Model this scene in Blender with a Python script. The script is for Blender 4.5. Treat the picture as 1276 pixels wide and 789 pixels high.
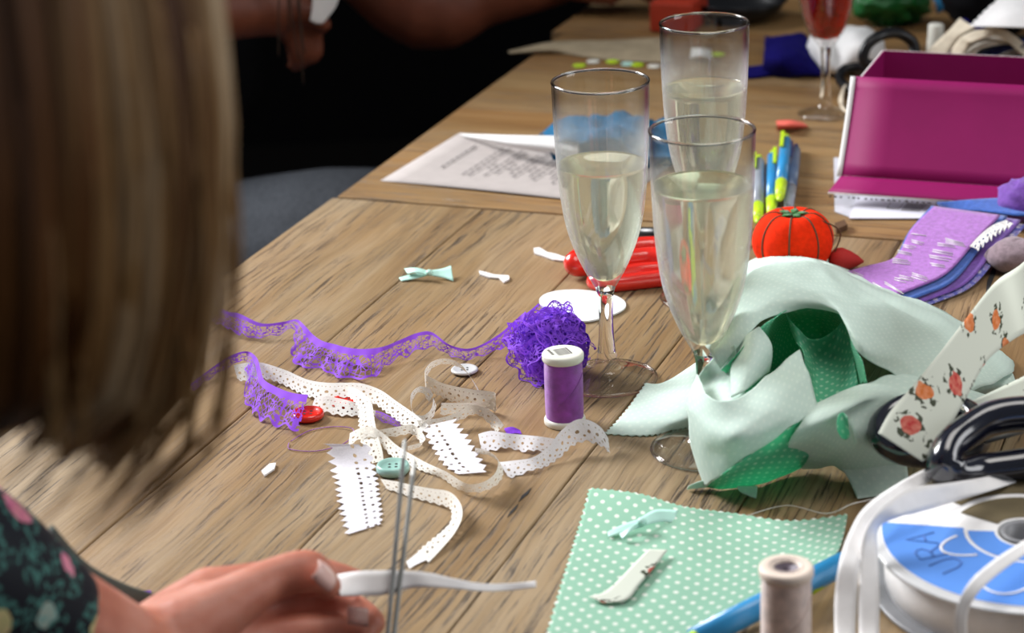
import bpy, math, random
from mathutils import Vector, Matrix, noise
for o in list(bpy.data.objects): bpy.data.objects.remove(o)
random.seed(7)
S = bpy.context.scene
COL = S.collection
R = math.radians
# ------------------------------------------------------------------ camera
F = 2800.0; TZ = 0.75; CZ = TZ + 0.54
camd = bpy.data.cameras.new('camera'); cam = bpy.data.objects.new('camera', camd); COL.objects.link(cam)
camd.sensor_width = 36; camd.lens = 36 * F / 1276
MC = Matrix.Rotation(R(90 - 20.6), 3, 'X') @ Matrix.Rotation(R(-2.3), 3, 'Z')
cam.matrix_world = Matrix.Translation((0, 0, CZ)) @ MC.to_4x4()
camd.clip_start = .02
camd.dof.use_dof = True; camd.dof.focus_distance = 1.40; camd.dof.aperture_fstop = 8.5
S.camera = cam
# ------------------------------------------------------------------ light, exposure
S.view_settings.view_transform = 'Standard'; S.view_settings.look = 'None'
S.view_settings.exposure = 0.0; S.view_settings.gamma = 1; S.view_settings.use_curve_mapping = False
w = bpy.data.worlds.new('world'); S.world = w; w.use_nodes = True
w.node_tree.nodes['Background'].inputs[0].default_value = (.80, .88, 1, 1)
w.node_tree.nodes['Background'].inputs[1].default_value = .17
def area(name, loc, target, sx, sy, power, col=(1, 1, 1)):
    l = bpy.data.lights.new(name, 'AREA'); l.shape = 'RECTANGLE'; l.size = sx; l.size_y = sy; l.energy = power; l.color = col
    o = bpy.data.objects.new(name, l); COL.objects.link(o); o.location = loc
    o.rotation_euler = (Vector(target) - Vector(loc)).to_track_quat('-Z', 'Y').to_euler()
    return o
area('left_window_light', (-1.75, 2.75, 2.15), (.05, 1.25, .75), 1.1, 1.0, 38, (.97, .98, 1)).data.spread = R(90)
area('roof_window_light', (.30, 1.15, 2.2), (.10, 1.22, .75), .8, .8, 4.0, (1, .965, .92)).data.spread = R(105)
area('right_window_light', (2.3, .7, 1.7), (.2, 1.2, .8), 1.0, 1.2, 6.0, (.97, .98, 1)).data.spread = R(100)

# ------------------------------------------------------------------ helpers
def T(px, py, z=0.0):
    d = MC @ Vector(((px - 638) / F, -(py - 394.5) / F, -1)); t = (TZ + z - CZ) / d.z
    return Vector((0, 0, CZ)) + d * t
def at_depth(px, py, y):
    d = MC @ Vector(((px - 638) / F, -(py - 394.5) / F, -1)); t = y / d.y
    return Vector((0, 0, CZ)) + d * t
AX = Vector((math.cos(R(69.2)), math.sin(R(69.2)), 0)); AY = Vector((AX.y, -AX.x, 0))
def UV2W(u, v, z=TZ): p = AX * u + AY * v; return Vector((p.x, p.y, z))
Z3 = Vector((0, 0, 1))
class M:
    def __init__(s): s.v = []; s.f = []; s.uv = []; s.mi = []
    def add(s, vs, fs, uvs=None, mi=0):
        b = len(s.v); s.v += [Vector(x) for x in vs]
        for i, f in enumerate(fs):
            s.f.append([b + k for k in f]); s.mi.append(mi)
            s.uv.append([uvs[k] for k in f] if uvs else [(vs[k][0], vs[k][1]) for k in f])
    def quad(s, a, b, c, d, mi=0): s.add([a, b, c, d], [(0, 1, 2, 3)], [(0, 0), (1, 0), (1, 1), (0, 1)], mi)
    def box(s, c, dx, dy, dz, ax=Vector((1, 0, 0)), ay=Vector((0, 1, 0)), az=Z3, mi=0, uvo=None):
        vs = []
        for k in (-1, 1):
            for j in (-1, 1):
                for i in (-1, 1): vs.append(Vector(c) + ax * (i * dx / 2) + ay * (j * dy / 2) + az * (k * dz / 2))
        fs = [(0, 2, 3, 1), (4, 5, 7, 6), (0, 1, 5, 4), (2, 6, 7, 3), (0, 4, 6, 2), (1, 3, 7, 5)]
        o = uvo or (0, 0)
        uvs = [(o[0] + (i) * dx / 2, o[1] + j * dy / 2 + k * dz * .5) for k in (-1, 1) for j in (-1, 1) for i in (-1, 1)]
        s.add(vs, fs, uvs, mi)
    def tube(s, path, rad, seg=10, closed=False, caps=True, flat=None, mi=0, rnd=False, up=None):
        P = [Vector(p) for p in path]; n = len(P)
        if not hasattr(rad, '__len__'): rad = [rad] * n
        rad = list(rad)
        if rnd and not closed:
            d0 = (P[0] - P[1]).normalized(); d1 = (P[-1] - P[-2]).normalized()
            pre = [(P[0] + d0 * rad[0] * math.sin(a), rad[0] * math.cos(a)) for a in (1.45, 1.1, .7, .35)]
            post = [(P[-1] + d1 * rad[-1] * math.sin(a), rad[-1] * math.cos(a)) for a in (.35, .7, 1.1, 1.45)]
            P = [q[0] for q in pre] + P + [q[0] for q in post]; rad = [q[1] for q in pre] + rad + [q[1] for q in post]; n = len(P)
        vs = []; uvs = []; nrm = None; L = 0
        for i in range(n):
            if closed: t = (P[(i + 1) % n] - P[i - 1])
            else: t = P[min(i + 1, n - 1)] - P[max(i - 1, 0)]
            if t.length < 1e-9: t = Vector((0, 0, 1))
            t.normalize()
            if up is not None: nrm = Vector(up) - t * t.dot(Vector(up))
            elif nrm is None:
                nrm = Z3 - t * t.z
                if nrm.length < .1: nrm = Vector((0, 1, 0)) - t * t.y
            else: nrm = nrm - t * t.dot(nrm)
            nrm.normalize(); bn = t.cross(nrm)
            if i: L += (P[i] - P[i - 1]).length
            for k in range(seg):
                a = 2 * math.pi * k / seg
                fl = flat if flat else (1, 1)
                vs.append(P[i] + nrm * (rad[i] * fl[0] * math.cos(a)) + bn * (rad[i] * fl[1] * math.sin(a)))
                uvs.append((L, k / seg))
        fs = []
        for i in range(n if closed else n - 1):
            j = (i + 1) % n
            for k in range(seg):
                k2 = (k + 1) % seg
                fs.append((i * seg + k, i * seg + k2, j * seg + k2, j * seg + k))
        if caps and not closed:
            fs.append(tuple(range(seg - 1, -1, -1))); fs.append(tuple((n - 1) * seg + k for k in range(seg)))
        s.add(vs, fs, uvs, mi)
    def lathe(s, prof, base, seg=40, axis=Z3, mi=0, cap0=False, cap1=False):
        axis = Vector(axis).normalized(); q = Z3.rotation_difference(axis)
        vs = []; uvs = []; L = 0
        for i, (r, z) in enumerate(prof):
            if i: L += math.hypot(r - prof[i - 1][0], z - prof[i - 1][1])
            for k in range(seg):
                a = 2 * math.pi * k / seg
                vs.append(Vector(base) + q @ Vector((r * math.cos(a), r * math.sin(a), z))); uvs.append((k / seg, L))
        fs = []
        for i in range(len(prof) - 1):
            for k in range(seg):
                k2 = (k + 1) % seg; fs.append((i * seg + k, i * seg + k2, (i + 1) * seg + k2, (i + 1) * seg + k))
        if cap0: fs.append(tuple(range(seg - 1, -1, -1)))
        if cap1: fs.append(tuple((len(prof) - 1) * seg + k for k in range(seg)))
        s.add(vs, fs, uvs, mi)
    def ell(s, c, rx, ry, rz, seg=20, rings=12, rot=None, mi=0):
        vs = []; fs = []; uvs = []
        for i in range(rings + 1):
            th = math.pi * (i / rings) * .998 + .001
            for k in range(seg):
                a = 2 * math.pi * k / seg; p = Vector((rx * math.sin(th) * math.cos(a), ry * math.sin(th) * math.sin(a), rz * math.cos(th)))
                if rot: p = rot @ p
                vs.append(Vector(c) + p); uvs.append((k / seg, i / rings))
        for i in range(rings):
            for k in range(seg):
                k2 = (k + 1) % seg; fs.append((i * seg + k, (i + 1) * seg + k, (i + 1) * seg + k2, i * seg + k2))
        fs.append(tuple(range(seg))); fs.append(tuple(rings * seg + k for k in range(seg - 1, -1, -1)))
        s.add(vs, fs, uvs, mi)
    def grid(s, rows, uvs=None, mi=0, closed_u=False):
        n = len(rows); m = len(rows[0]); vs = [p for r in rows for p in r]
        if uvs is None:
            # arc-length uv, metres
            cl = [0]
            for j in range(1, m): cl.append(cl[-1] + sum((rows[i][j] - rows[i][j - 1]).length for i in range(n)) / n)
            rl = [0]
            for i in range(1, n): rl.append(rl[-1] + sum((rows[i][j] - rows[i - 1][j]).length for j in range(m)) / m)
            uvs = [(cl[j], rl[i]) for i in range(n) for j in range(m)]
        fs = [(i * m + j, i * m + j + 1, (i + 1) * m + j + 1, (i + 1) * m + j) for i in range(n - 1) for j in range(m - 1)]
        s.add(vs, fs, uvs, mi)
    def prism(s, pts, h, mi=0, up=Z3):
        n = len(pts); up = Vector(up)
        vs = [Vector(p) for p in pts] + [Vector(p) + up * h for p in pts]
        fs = [tuple(range(n - 1, -1, -1)), tuple(range(n, 2 * n))] + [(i, (i + 1) % n, n + (i + 1) % n, n + i) for i in range(n)]
        s.add(vs, fs, [(v.x, v.y) for v in vs], mi)
WL = {}
def obj(name, m, mats, parent=None, smooth=True, mods=()):
    me = bpy.data.meshes.new(name)
    if parent is not None: org = WL[parent.name]
    else:
        org = Vector(((min(v.x for v in m.v) + max(v.x for v in m.v)) / 2, (min(v.y for v in m.v) + max(v.y for v in m.v)) / 2, min(v.z for v in m.v)))
    me.from_pydata([tuple(v - org) for v in m.v], [], m.f)
    ul = me.uv_layers.new(name='UVMap'); k = 0
    flat = [c for f in m.uv for uv in f for c in uv]
    ul.data.foreach_set('uv', flat)
    if not isinstance(mats, (list, tuple)): mats = [mats]
    for mt in mats: me.materials.append(mt)
    me.polygons.foreach_set('material_index', m.mi)
    me.polygons.foreach_set('use_smooth', [smooth] * len(m.f))
    me.update()
    o = bpy.data.objects.new(name, me); COL.objects.link(o)
    if parent is not None: o.parent = parent
    else: o.location = org
    WL[o.name] = org
    for t, kw in mods:
        md = o.modifiers.new(t.lower(), t)
        for a, b in kw.items(): setattr(md, a, b)
    return o
def tag(o, label, cat, group=None):
    o['label'] = label; o['category'] = cat
    if group: o['group'] = group
    return o
def struct(o): o['kind'] = 'structure'; return o
def thing(name, loc, label, cat, group=None):
    o = bpy.data.objects.new(name, None); COL.objects.link(o); o.location = loc; o.empty_display_size = .02
    WL[o.name] = Vector(loc)
    return tag(o, label, cat, group)
def cr(P, n, closed=False):
    """Catmull-Rom through tuples/Vectors"""
    P = [Vector(p) for p in P]; N = len(P); out = []
    for i in range(N if closed else N - 1):
        if closed: a, b, c, d = P[i - 1], P[i], P[(i + 1) % N], P[(i + 2) % N]
        else: a, b, c, d = P[max(i - 1, 0)], P[i], P[i + 1], P[min(i + 2, N - 1)]
        for k in range(n):
            t = k / n
            out.append(.5 * ((2 * b) + (c - a) * t + (2 * a - 5 * b + 4 * c - d) * t * t + (3 * b - a - 3 * c + d) * t ** 3))
    if not closed: out.append(P[-1])
    return out
def ribbon(rows, n=8, m=4, ruffle=0, rfreq=120, metric=False, power=1.0):
    """rows: (px,py,z, px,py,z) per station; two edges of a strip"""
    A = cr([T(*r[:3]) for r in rows], n); B = cr([T(*r[3:]) for r in rows], n)
    g = M(); L = 0; grid = []; uvs = []
    for i, (a, b) in enumerate(zip(A, B)):
        if i: L += ((A[i] - A[i - 1]).length + (B[i] - B[i - 1]).length) / 2
        t = ((A[min(i + 1, len(A) - 1)] + B[min(i + 1, len(A) - 1)]) - (A[max(i - 1, 0)] + B[max(i - 1, 0)])); nn = t.cross(b - a)
        if nn.length > 1e-12: nn.normalize()
        row = []; W_ = (b - a).length if metric else 1.0
        for j in range(m + 1):
            v = j / m; p = a.lerp(b, v)
            if ruffle: p = p + nn * (ruffle * v ** power * math.sin(L * rfreq + 1.3 * math.sin(L * 37)))
            if p.z < TZ + .0004: p = Vector((p.x, p.y, TZ + .0004))
            row.append(p); uvs.append((L, v * W_))
        grid.append(row)
    g.grid(grid, uvs)
    return g
def patch(net, n=6, wr=0, seed=0):
    """net rows of (px,py,z)"""
    C = [cr([T(*p) for p in r], n) for r in net]
    m = len(C[0]); cols = [cr([C[i][j] for i in range(len(C))], n) for j in range(m)]
    rows = [[cols[j][i] for j in range(m)] for i in range(len(cols[0]))]
    if wr:
        for r in rows:
            for k, p in enumerate(r):
                rg = Vector((0, 0, (.22 - abs(noise.noise(p * 40 + Vector((seed, 9, 0))))) * wr * 1.6)); d = rg + noise.noise_vector(p * 28 + Vector((seed, 0, 0))) * wr + noise.noise_vector(p * 70 + Vector((seed, 5, 0))) * wr * .35
                r[k] = p + d
    for r in rows:
        for k, p in enumerate(r):
            if p.z < TZ + .0005: r[k] = Vector((p.x, p.y, TZ + .0005))
    return rows
# ------------------------------------------------------------------ materials
class NT:
    def __init__(s, name):
        s.mat = bpy.data.materials.new(name); s.mat.use_nodes = True; s.t = s.mat.node_tree
        s.b = s.t.nodes['Principled BSDF']; s.out = s.t.nodes['Material Output']
    def n(s, typ, **kw):
        nd = s.t.nodes.new(typ)
        for k, v in kw.items():
            if k.startswith('i_'): s.put(nd.inputs[k[2:].replace('_', ' ')], v)
            elif k.startswith('n'  ) and k[1:].isdigit(): s.put(nd.inputs[int(k[1:])], v)
            else: setattr(nd, k, v)
        return nd
    def put(s, sock, v):
        if isinstance(v, bpy.types.NodeSocket): s.t.links.new(v, sock)
        else: sock.default_value = v
    def m(s, op, a, b=0.0, c=None):
        nd = s.n('ShaderNodeMath', operation=op); s.put(nd.inputs[0], a); s.put(nd.inputs[1], b)
        if c is not None: s.put(nd.inputs[2], c)
        return nd.outputs[0]
    def uv(s):
        tc = s.n('ShaderNodeTexCoord'); return tc.outputs['UV']
    def ob(s):
        tc = s.n('ShaderNodeTexCoord'); return tc.outputs['Object']
    def sep(s, v):
        nd = s.n('ShaderNodeSeparateXYZ'); s.put(nd.inputs[0], v); return nd.outputs
    def comb(s, x, y, z=0.0):
        nd = s.n('ShaderNodeCombineXYZ'); s.put(nd.inputs[0], x); s.put(nd.inputs[1], y); s.put(nd.inputs[2], z); return nd.outputs[0]
    def noise(s, v, scale, detail=3, rough=.5, dist=0):
        nd = s.n('ShaderNodeTexNoise'); s.put(nd.inputs['Vector'], v); nd.inputs['Scale'].default_value = scale
        nd.inputs['Detail'].default_value = detail; nd.inputs['Roughness'].default_value = rough; nd.inputs['Distortion'].default_value = dist
        return nd.outputs['Fac']
    def ramp(s, f, stops, interp='LINEAR'):
        nd = s.n('ShaderNodeValToRGB'); nd.color_ramp.interpolation = interp; s.put(nd.inputs[0], f)
        e = nd.color_ramp.elements
        while len(e) < len(stops): e.new(.5)
        for k, (p, c) in enumerate(stops): e[k].position = p; e[k].color = (*c, 1) if len(c) == 3 else c
        return nd.outputs[0]
    def mix(s, f, a, b, blend='MIX'):
        nd = s.n('ShaderNodeMix', data_type='RGBA', blend_type=blend); s.put(nd.inputs[0], f)
        for k, v in ((6, a), (7, b)):
            s.put(nd.inputs[k], (*v, 1) if isinstance(v, tuple) and len(v) == 3 else v)
        return nd.outputs[2]
    def base(s, c): s.put(s.b.inputs['Base Color'], (*c, 1) if isinstance(c, tuple) and len(c) == 3 else c); return s
    def set(s, **kw):
        for k, v in kw.items(): s.put(s.b.inputs[k.replace('_', ' ')], v)
        return s
    def bump(s, h, strength=.3, dist=.001):
        nd = s.n('ShaderNodeBump'); nd.inputs['Strength'].default_value = strength; nd.inputs['Distance'].default_value = dist
        s.put(nd.inputs['Height'], h); s.put(s.b.inputs['Normal'], nd.outputs[0]); return s
    al = None
    def alpha(s, a): s.al = a; s.put(s.b.inputs['Alpha'], a); return s
    def thin(s, frac, col):
        """some light passes through thin cloth"""
        tr = s.n('ShaderNodeBsdfTranslucent'); s.put(tr.inputs[0], (*col, 1) if isinstance(col, tuple) else col)
        mx = s.n('ShaderNodeMixShader'); mx.inputs[0].default_value = frac
        s.t.links.new(s.b.outputs[0], mx.inputs[1]); s.t.links.new(tr.outputs[0], mx.inputs[2])
        if s.al is not None:
            for l in list(s.b.inputs['Alpha'].links): s.t.links.remove(l)
            tp = s.n('ShaderNodeBsdfTransparent'); m2 = s.n('ShaderNodeMixShader'); s.put(m2.inputs[0], s.al)
            s.t.links.new(tp.outputs[0], m2.inputs[1]); s.t.links.new(mx.outputs[0], m2.inputs[2]); mx = m2
        s.t.links.new(mx.outputs[0], s.out.inputs[0]); return s
def plain(name, col, rough=.5, metal=0, spec=.5, var=.12, scale=60, bump=0, coat=0, sheen=0):
    k = NT(name); o = k.ob(); f = k.noise(o, scale, 4, .6)
    a = tuple(c * (1 - var) for c in col); b = tuple(min(1, c * (1 + var)) for c in col)
    k.base(k.ramp(f, [(.3, a), (.7, b)])); k.set(Roughness=rough, Metallic=metal, Specular_IOR_Level=spec)
    if bump: k.bump(k.noise(o, scale * 6, 3, .6), bump, .0006)
    if coat: k.set(Coat_Weight=coat, Coat_Roughness=.08)
    if sheen: k.set(Sheen_Weight=sheen, Sheen_Roughness=.5)
    return k.mat
def felt(name, col): return plain(name, col, .95, 0, .1, .22, 300, .9, 0, .3)
def wood_mat(name, pale, mid, dark, crack=1.0):
    k = NT(name); uv = k.uv(); x, y, _ = k.sep(uv)
    warp = k.noise(k.comb(k.m('MULTIPLY', x, 5.0), k.m('MULTIPLY', y, 12.0)), 1.0, 3, .5)
    yw = k.m('ADD', y, k.m('MULTIPLY', k.m('SUBTRACT', warp, .5), .018))
    tone = k.noise(k.comb(k.m('MULTIPLY', x, 2.2), k.m('MULTIPLY', yw, 18.0)), 1.0, 4, .6)
    fine = k.noise(k.comb(k.m('MULTIPLY', x, 9.0), k.m('MULTIPLY', yw, 330.0)), 1.0, 4, .65)
    med = k.noise(k.comb(k.m('MULTIPLY', x, 4.0), k.m('MULTIPLY', yw, 90.0)), 1.0, 4, .6)
    c = k.ramp(tone, [(.28, dark), (.45, mid), (.58, pale), (.75, mid)])
    c = k.mix(k.ramp(med, [(.45, (0, 0, 0)), (.70, (.45, .45, .45))]), c, tuple(v * .62 for v in mid))
    c = k.mix(k.ramp(fine, [(.48, (0, 0, 0)), (.72, (.55, .55, .55))]), c, tuple(v * .42 for v in mid))
    patchy = k.noise(k.comb(k.m('MULTIPLY', x, 4.5), k.m('MULTIPLY', y, 14.0), 3.3), 1.0, 3, .6)
    ck = k.noise(k.comb(k.m('MULTIPLY', x, 13.0), k.m('MULTIPLY', yw, 420.0), 9.1), 1.0, 5, .7)
    cm = k.m('MULTIPLY', k.ramp(ck, [(.545, (0, 0, 0)), (.60, (.9, .9, .9))]), k.ramp(patchy, [(.42, (0, 0, 0)), (.54, (crack, crack, crack))]))
    c = k.mix(cm, c, (.035, .02, .01))
    hue = k.noise(k.comb(k.m('MULTIPLY', x, 3.0), k.m('MULTIPLY', y, 8.0), 7.7), 1.0, 3, .5)
    c = k.mix(k.ramp(hue, [(.46, (0, 0, 0)), (.66, (.55, .55, .55))]), c, k.mix(.5, c, tuple(v * f for v, f in zip(mid, (1.15, .85, .55)))))
    # knots
    vo = k.n('ShaderNodeTexVoronoi', feature='F1'); k.put(vo.inputs['Vector'], k.comb(k.m('MULTIPLY', x, 3.1), k.m('MULTIPLY', y, 9.0))); vo.inputs['Scale'].default_value = 1.0
    kd = k.m('ADD', vo.outputs['Distance'], k.m('MULTIPLY', k.m('SUBTRACT', warp, .5), .10))
    ring = k.m('SINE', k.m('MULTIPLY', kd, 95.0))
    near = k.ramp(kd, [(.03, (1, 1, 1)), (.20, (0, 0, 0))])
    c = k.mix(k.m('MULTIPLY', near, k.m('MULTIPLY_ADD', ring, .25, .3)), c, (.07, .04, .02))
    k.base(c); rr = k.m('MULTIPLY_ADD', fine, .28, .34); k.set(Roughness=rr, Specular_IOR_Level=.45)
    h = k.m('SUBTRACT', k.m('MULTIPLY', fine, -.6), k.m('MULTIPLY', cm, 1.2)); k.bump(h, .6, .0012)
    return k.mat
MW = {}
MW['wood'] = wood_mat('weathered_oak', (.345, .25, .148), (.285, .185, .088), (.175, .095, .036), 1.0)
MW['wood_far'] = wood_mat('honey_oak', (.34, .215, .095), (.27, .15, .054), (.16, .078, .024), .9)
def glass_mat(name, col=(1, 1, 1), fog=0, zf=(0, 1), rough=0.0):
    k = NT(name); t = k.t; t.nodes.remove(k.b)
    g = k.n('ShaderNodeBsdfGlass'); g.inputs['Color'].default_value = (*col, 1); g.inputs['IOR'].default_value = 1.45; g.inputs['Roughness'].default_value = rough
    sh = g.outputs[0]
    if fog:
        o = k.ob(); z = k.sep(o)[2]
        f = k.noise(o, 55, 4, .6)
        band = k.ramp(k.m('DIVIDE', z, .2), [(zf[0], (0, 0, 0)), (zf[0] + .12, (1, 1, 1)), (zf[1] - .05, (1, 1, 1)), (zf[1], (0, 0, 0))])
        fac = k.m('MULTIPLY', k.m('MULTIPLY_ADD', f, .7, .25), k.m('MULTIPLY', band, fog))
        d = k.n('ShaderNodeBsdfDiffuse'); d.inputs[0].default_value = (.9, .9, .9, 1)
        tl = k.n('ShaderNodeBsdfTranslucent'); tl.inputs[0].default_value = (.95, .95, .93, 1)
        m0 = k.n('ShaderNodeMixShader'); m0.inputs[0].default_value = .5; t.links.new(d.outputs[0], m0.inputs[1]); t.links.new(tl.outputs[0], m0.inputs[2])
        mx = k.n('ShaderNodeMixShader'); k.put(mx.inputs[0], fac); t.links.new(sh, mx.inputs[1]); t.links.new(m0.outputs[0], mx.inputs[2]); sh = mx.outputs[0]
    t.links.new(sh, k.out.inputs[0]); return k.mat
GL = glass_mat('clear_glass'); GLF = glass_mat('misted_glass', (1, 1, 1), .22, (.36, .86))
GLB = glass_mat('clear_plastic', (.93, .95, .95), 0, (0, 1), .05)
def thin_glass(name, fog=0, zf=(0, 1), tint=(.97, .975, .97), edge=(.50, .50, .56)):
    k = NT(name); t = k.t; t.nodes.remove(k.b)
    tr = k.n('ShaderNodeBsdfTransparent'); tr.inputs[0].default_value = (*tint, 1)
    gl = k.n('ShaderNodeBsdfGlossy'); gl.inputs['Roughness'].default_value = .015
    lw = k.n('ShaderNodeLayerWeight'); lw.inputs['Blend'].default_value = .5
    f = k.m('MULTIPLY_ADD', k.m('POWER', lw.outputs['Facing'], 3.0), .60, .045)
    k.put(tr.inputs[0], k.mix(k.m('POWER', lw.outputs['Facing'], 4.0), tint, edge))
    mx = k.n('ShaderNodeMixShader'); k.put(mx.inputs[0], f); t.links.new(tr.outputs[0], mx.inputs[1]); t.links.new(gl.outputs[0], mx.inputs[2]); sh = mx.outputs[0]
    if fog:
        o = k.ob(); z = k.sep(o)[2]; n_ = k.noise(o, 60, 4, .6)
        band = k.ramp(k.m('DIVIDE', z, .2), [(zf[0], (0, 0, 0)), (zf[0] + .10, (1, 1, 1)), (zf[1] - .12, (.8, .8, .8)), (zf[1], (0, 0, 0))])
        drops = k.ramp(k.noise(o, 420, 2, .5), [(.66, (0, 0, 0)), (.70, (.5, .5, .5))])
        edge = k.m('MULTIPLY_ADD', k.m('POWER', lw.outputs['Facing'], 2.0), 1.3, .35)
        fac = k.m('MINIMUM', k.m('MULTIPLY', k.m('MULTIPLY', k.m('ADD', k.m('MULTIPLY_ADD', n_, .7, .25), drops), edge), k.m('MULTIPLY', band, fog)), .9)
        d = k.n('ShaderNodeBsdfDiffuse'); d.inputs[0].default_value = (.9, .9, .88, 1)
        tl = k.n('ShaderNodeBsdfTranslucent'); tl.inputs[0].default_value = (.95, .95, .92, 1)
        m0 = k.n('ShaderNodeMixShader'); m0.inputs[0].default_value = .5; t.links.new(d.outputs[0], m0.inputs[1]); t.links.new(tl.outputs[0], m0.inputs[2])
        m2 = k.n('ShaderNodeMixShader'); k.put(m2.inputs[0], fac); t.links.new(sh, m2.inputs[1]); t.links.new(m0.outputs[0], m2.inputs[2]); sh = m2.outputs[0]
    t.links.new(sh, k.out.inputs[0]); return k.mat
TG = thin_glass('thin_clear_glass', edge=(.93, .93, .95), tint=(.985, .985, .985)); TGF = thin_glass('misted_thin_glass', .46, (.30, .90))
def wine_mat(name, col, cloud=0.0, tcol=(.93, .92, .80)):
    k = NT(name); t = k.t; t.nodes.remove(k.b)
    g = k.n('ShaderNodeBsdfGlass'); g.inputs['Color'].default_value = (*col, 1); g.inputs['IOR'].default_value = 1.33
    sh = g.outputs[0]
    if cloud:
        tl = k.n('ShaderNodeBsdfTranslucent'); tl.inputs[0].default_value = (*tcol, 1)
        f = k.noise(k.ob(), 40, 2); mx = k.n('ShaderNodeMixShader'); k.put(mx.inputs[0], k.m('MULTIPLY', f, cloud * 2))
        t.links.new(sh, mx.inputs[1]); t.links.new(tl.outputs[0], mx.inputs[2]); sh = mx.outputs[0]
    t.links.new(sh, k.out.inputs[0]); return k.mat
WINE = wine_mat('sparkling_wine', (.96, .94, .82), .12); WINE_RED = wine_mat('red_drink', (.85, .05, .02), .30, (.62, .02, .006))
WHITE = plain('white_paper', (.80, .79, .78), .7, 0, .2, .03)
PAPER2 = plain('menu_paper', (.42, .375, .355), .75, 0, .2, .05)
TANP = plain('tan_paper', (.36, .29, .19), .8, 0, .2, .2, 40)
INK = plain('grey_ink', (.10, .09, .09), .8, 0, .2)
BLACKP = plain('black_plastic', (.005, .005, .006), .35, 0, .3, .05, coat=.12)
NAVYP = plain('navy_black_plastic', (.006, .007, .016), .18, 0, .5, .05, coat=.8)
REDP = plain('red_plastic', (.72, .018, .008), .25, 0, .5, .05, coat=.5)
STEEL = plain('scissor_steel', (.26, .26, .25), .45, 1, .5, .1)
PIN = plain('pin_steel', (.66, .65, .64), .5, .3)
MAG = plain('magenta_card', (.25, .004, .095), .6, 0, .2, .05, 25)
MAGT = plain('pink_card_tab', (.50, .03, .20), .5, 0, .3, .05, 25)
NAVYF = plain('navy_fabric', (.008, .006, .10), .95, 0, .05, .2, 300, .8); TEALF = plain('teal_fabric', (.02, .12, .24), .9, 0, .1, .25, 200, .8); REDF = plain('red_velvet', (.80, .028, .003), .9, 0, .1, .12, 300, .5)
BROWNC = plain('brown_cord', (.10, .045, .015), .8); GREENF = felt('green_felt', (.03, .16, .03))
PURF = felt('lilac_felt', (.40, .15, .52)); PURD = felt('violet_felt', (.20, .08, .42)); BLUF = felt('blue_felt', (.05, .13, .47))
CREAM = plain('cream_tape', (.66, .58, .45), .75, 0, .2, .1, 200); CARDW = plain('box_outside', (.75, .74, .72), .6, 0, .3, .04)
LIME = plain('lime_plastic', (.50, .72, .02), .35); BLUEP = plain('blue_plastic', (.03, .26, .55), .3, 0, .5, .05); NAVYPN = plain('navy_pen', (.02, .04, .20), .3)
GREYP = plain('grey_plastic', (.30, .33, .38), .3); CORAL = plain('coral_paper', (.75, .13, .09), .7)
MINTR = plain('mint_satin', (.50, .80, .70), .4, 0, .4, .08, 120); MINTB = plain('mint_button_plastic', (.33, .56, .49), .3, 0, .5, .05, coat=.4)
SATW = plain('white_satin', (.88, .86, .85), .45, 0, .4, .04, 120); SPW = plain('white_spool_plastic', (.80, .79, .70), .4, 0, .4, .03)
BEIGE = plain('beige_spool_plastic', (.80, .67, .57), .45, 0, .4, .05)
OLIVE = plain('olive_card', (.13, .10, .05), .6); LBL = plain('blue_label', (.10, .27, .72), .5, 0, .4, .06, 30); LBLI = plain('label_ink', (.06, .15, .46), .6)
CLEARW = plain('milky_plastic', (.62, .62, .62), .3, 0, .5, .05, coat=.3); DARK = plain('dark_hole', (.02, .02, .02), .6)
BLACKF = plain('black_cloth', (.004, .004, .005), .9, 0, .1, .3, 40); JEANS = plain('blue_grey_denim', (.085, .092, .105), .9, 0, .1, .3, 300, .5)
GREYPK = felt('grey_pink_felt', (.30, .22, .25))
def thread_mat(name, col, freq=1500):
    k = NT(name); x, y, _ = k.sep(k.uv()); s = k.m('SINE', k.m('MULTIPLY', k.m('ADD', y, k.m('MULTIPLY', x, .0007)), freq * 2 * math.pi / 1.0))
    f = k.noise(k.ob(), 160, 3); c = k.ramp(f, [(.3, tuple(v * .8 for v in col)), (.7, tuple(min(1, v * 1.25) for v in col))])
    k.base(c).set(Roughness=.38, Specular_IOR_Level=.5, Sheen_Weight=.3); k.bump(s, .5, .0004); return k.mat
THP = thread_mat('purple_thread', (.34, .06, .50)); THB = thread_mat('beige_thread', (.80, .63, .56))
def skin_mat():
    k = NT('skin'); o = k.ob(); f = k.noise(o, 35, 4, .6); f2 = k.noise(o, 400, 3)
    k.base(k.ramp(f, [(.3, (.42, .13, .08)), (.55, (.54, .21, .14)), (.75, (.60, .28, .21))]))
    k.set(Roughness=.48, Subsurface_Weight=.25, Subsurface_Radius=(.010, .003, .0015), Subsurface_Scale=.6, Specular_IOR_Level=.4); k.bump(f2, .12, .0006); return k.mat
SKIN = skin_mat(); SKIN2 = plain('shaded_skin', (.16, .045, .022), .5, 0, .35, .15, 40); NAIL = plain('nail', (.78, .50, .44), .25, 0, .5, .03, coat=.4)  # skin of the person across the table is darkened, shade put into its colour
EYEW = plain('eye_white', (.8, .78, .75), .2); LIP = plain('lips', (.42, .12, .10), .4)
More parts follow.
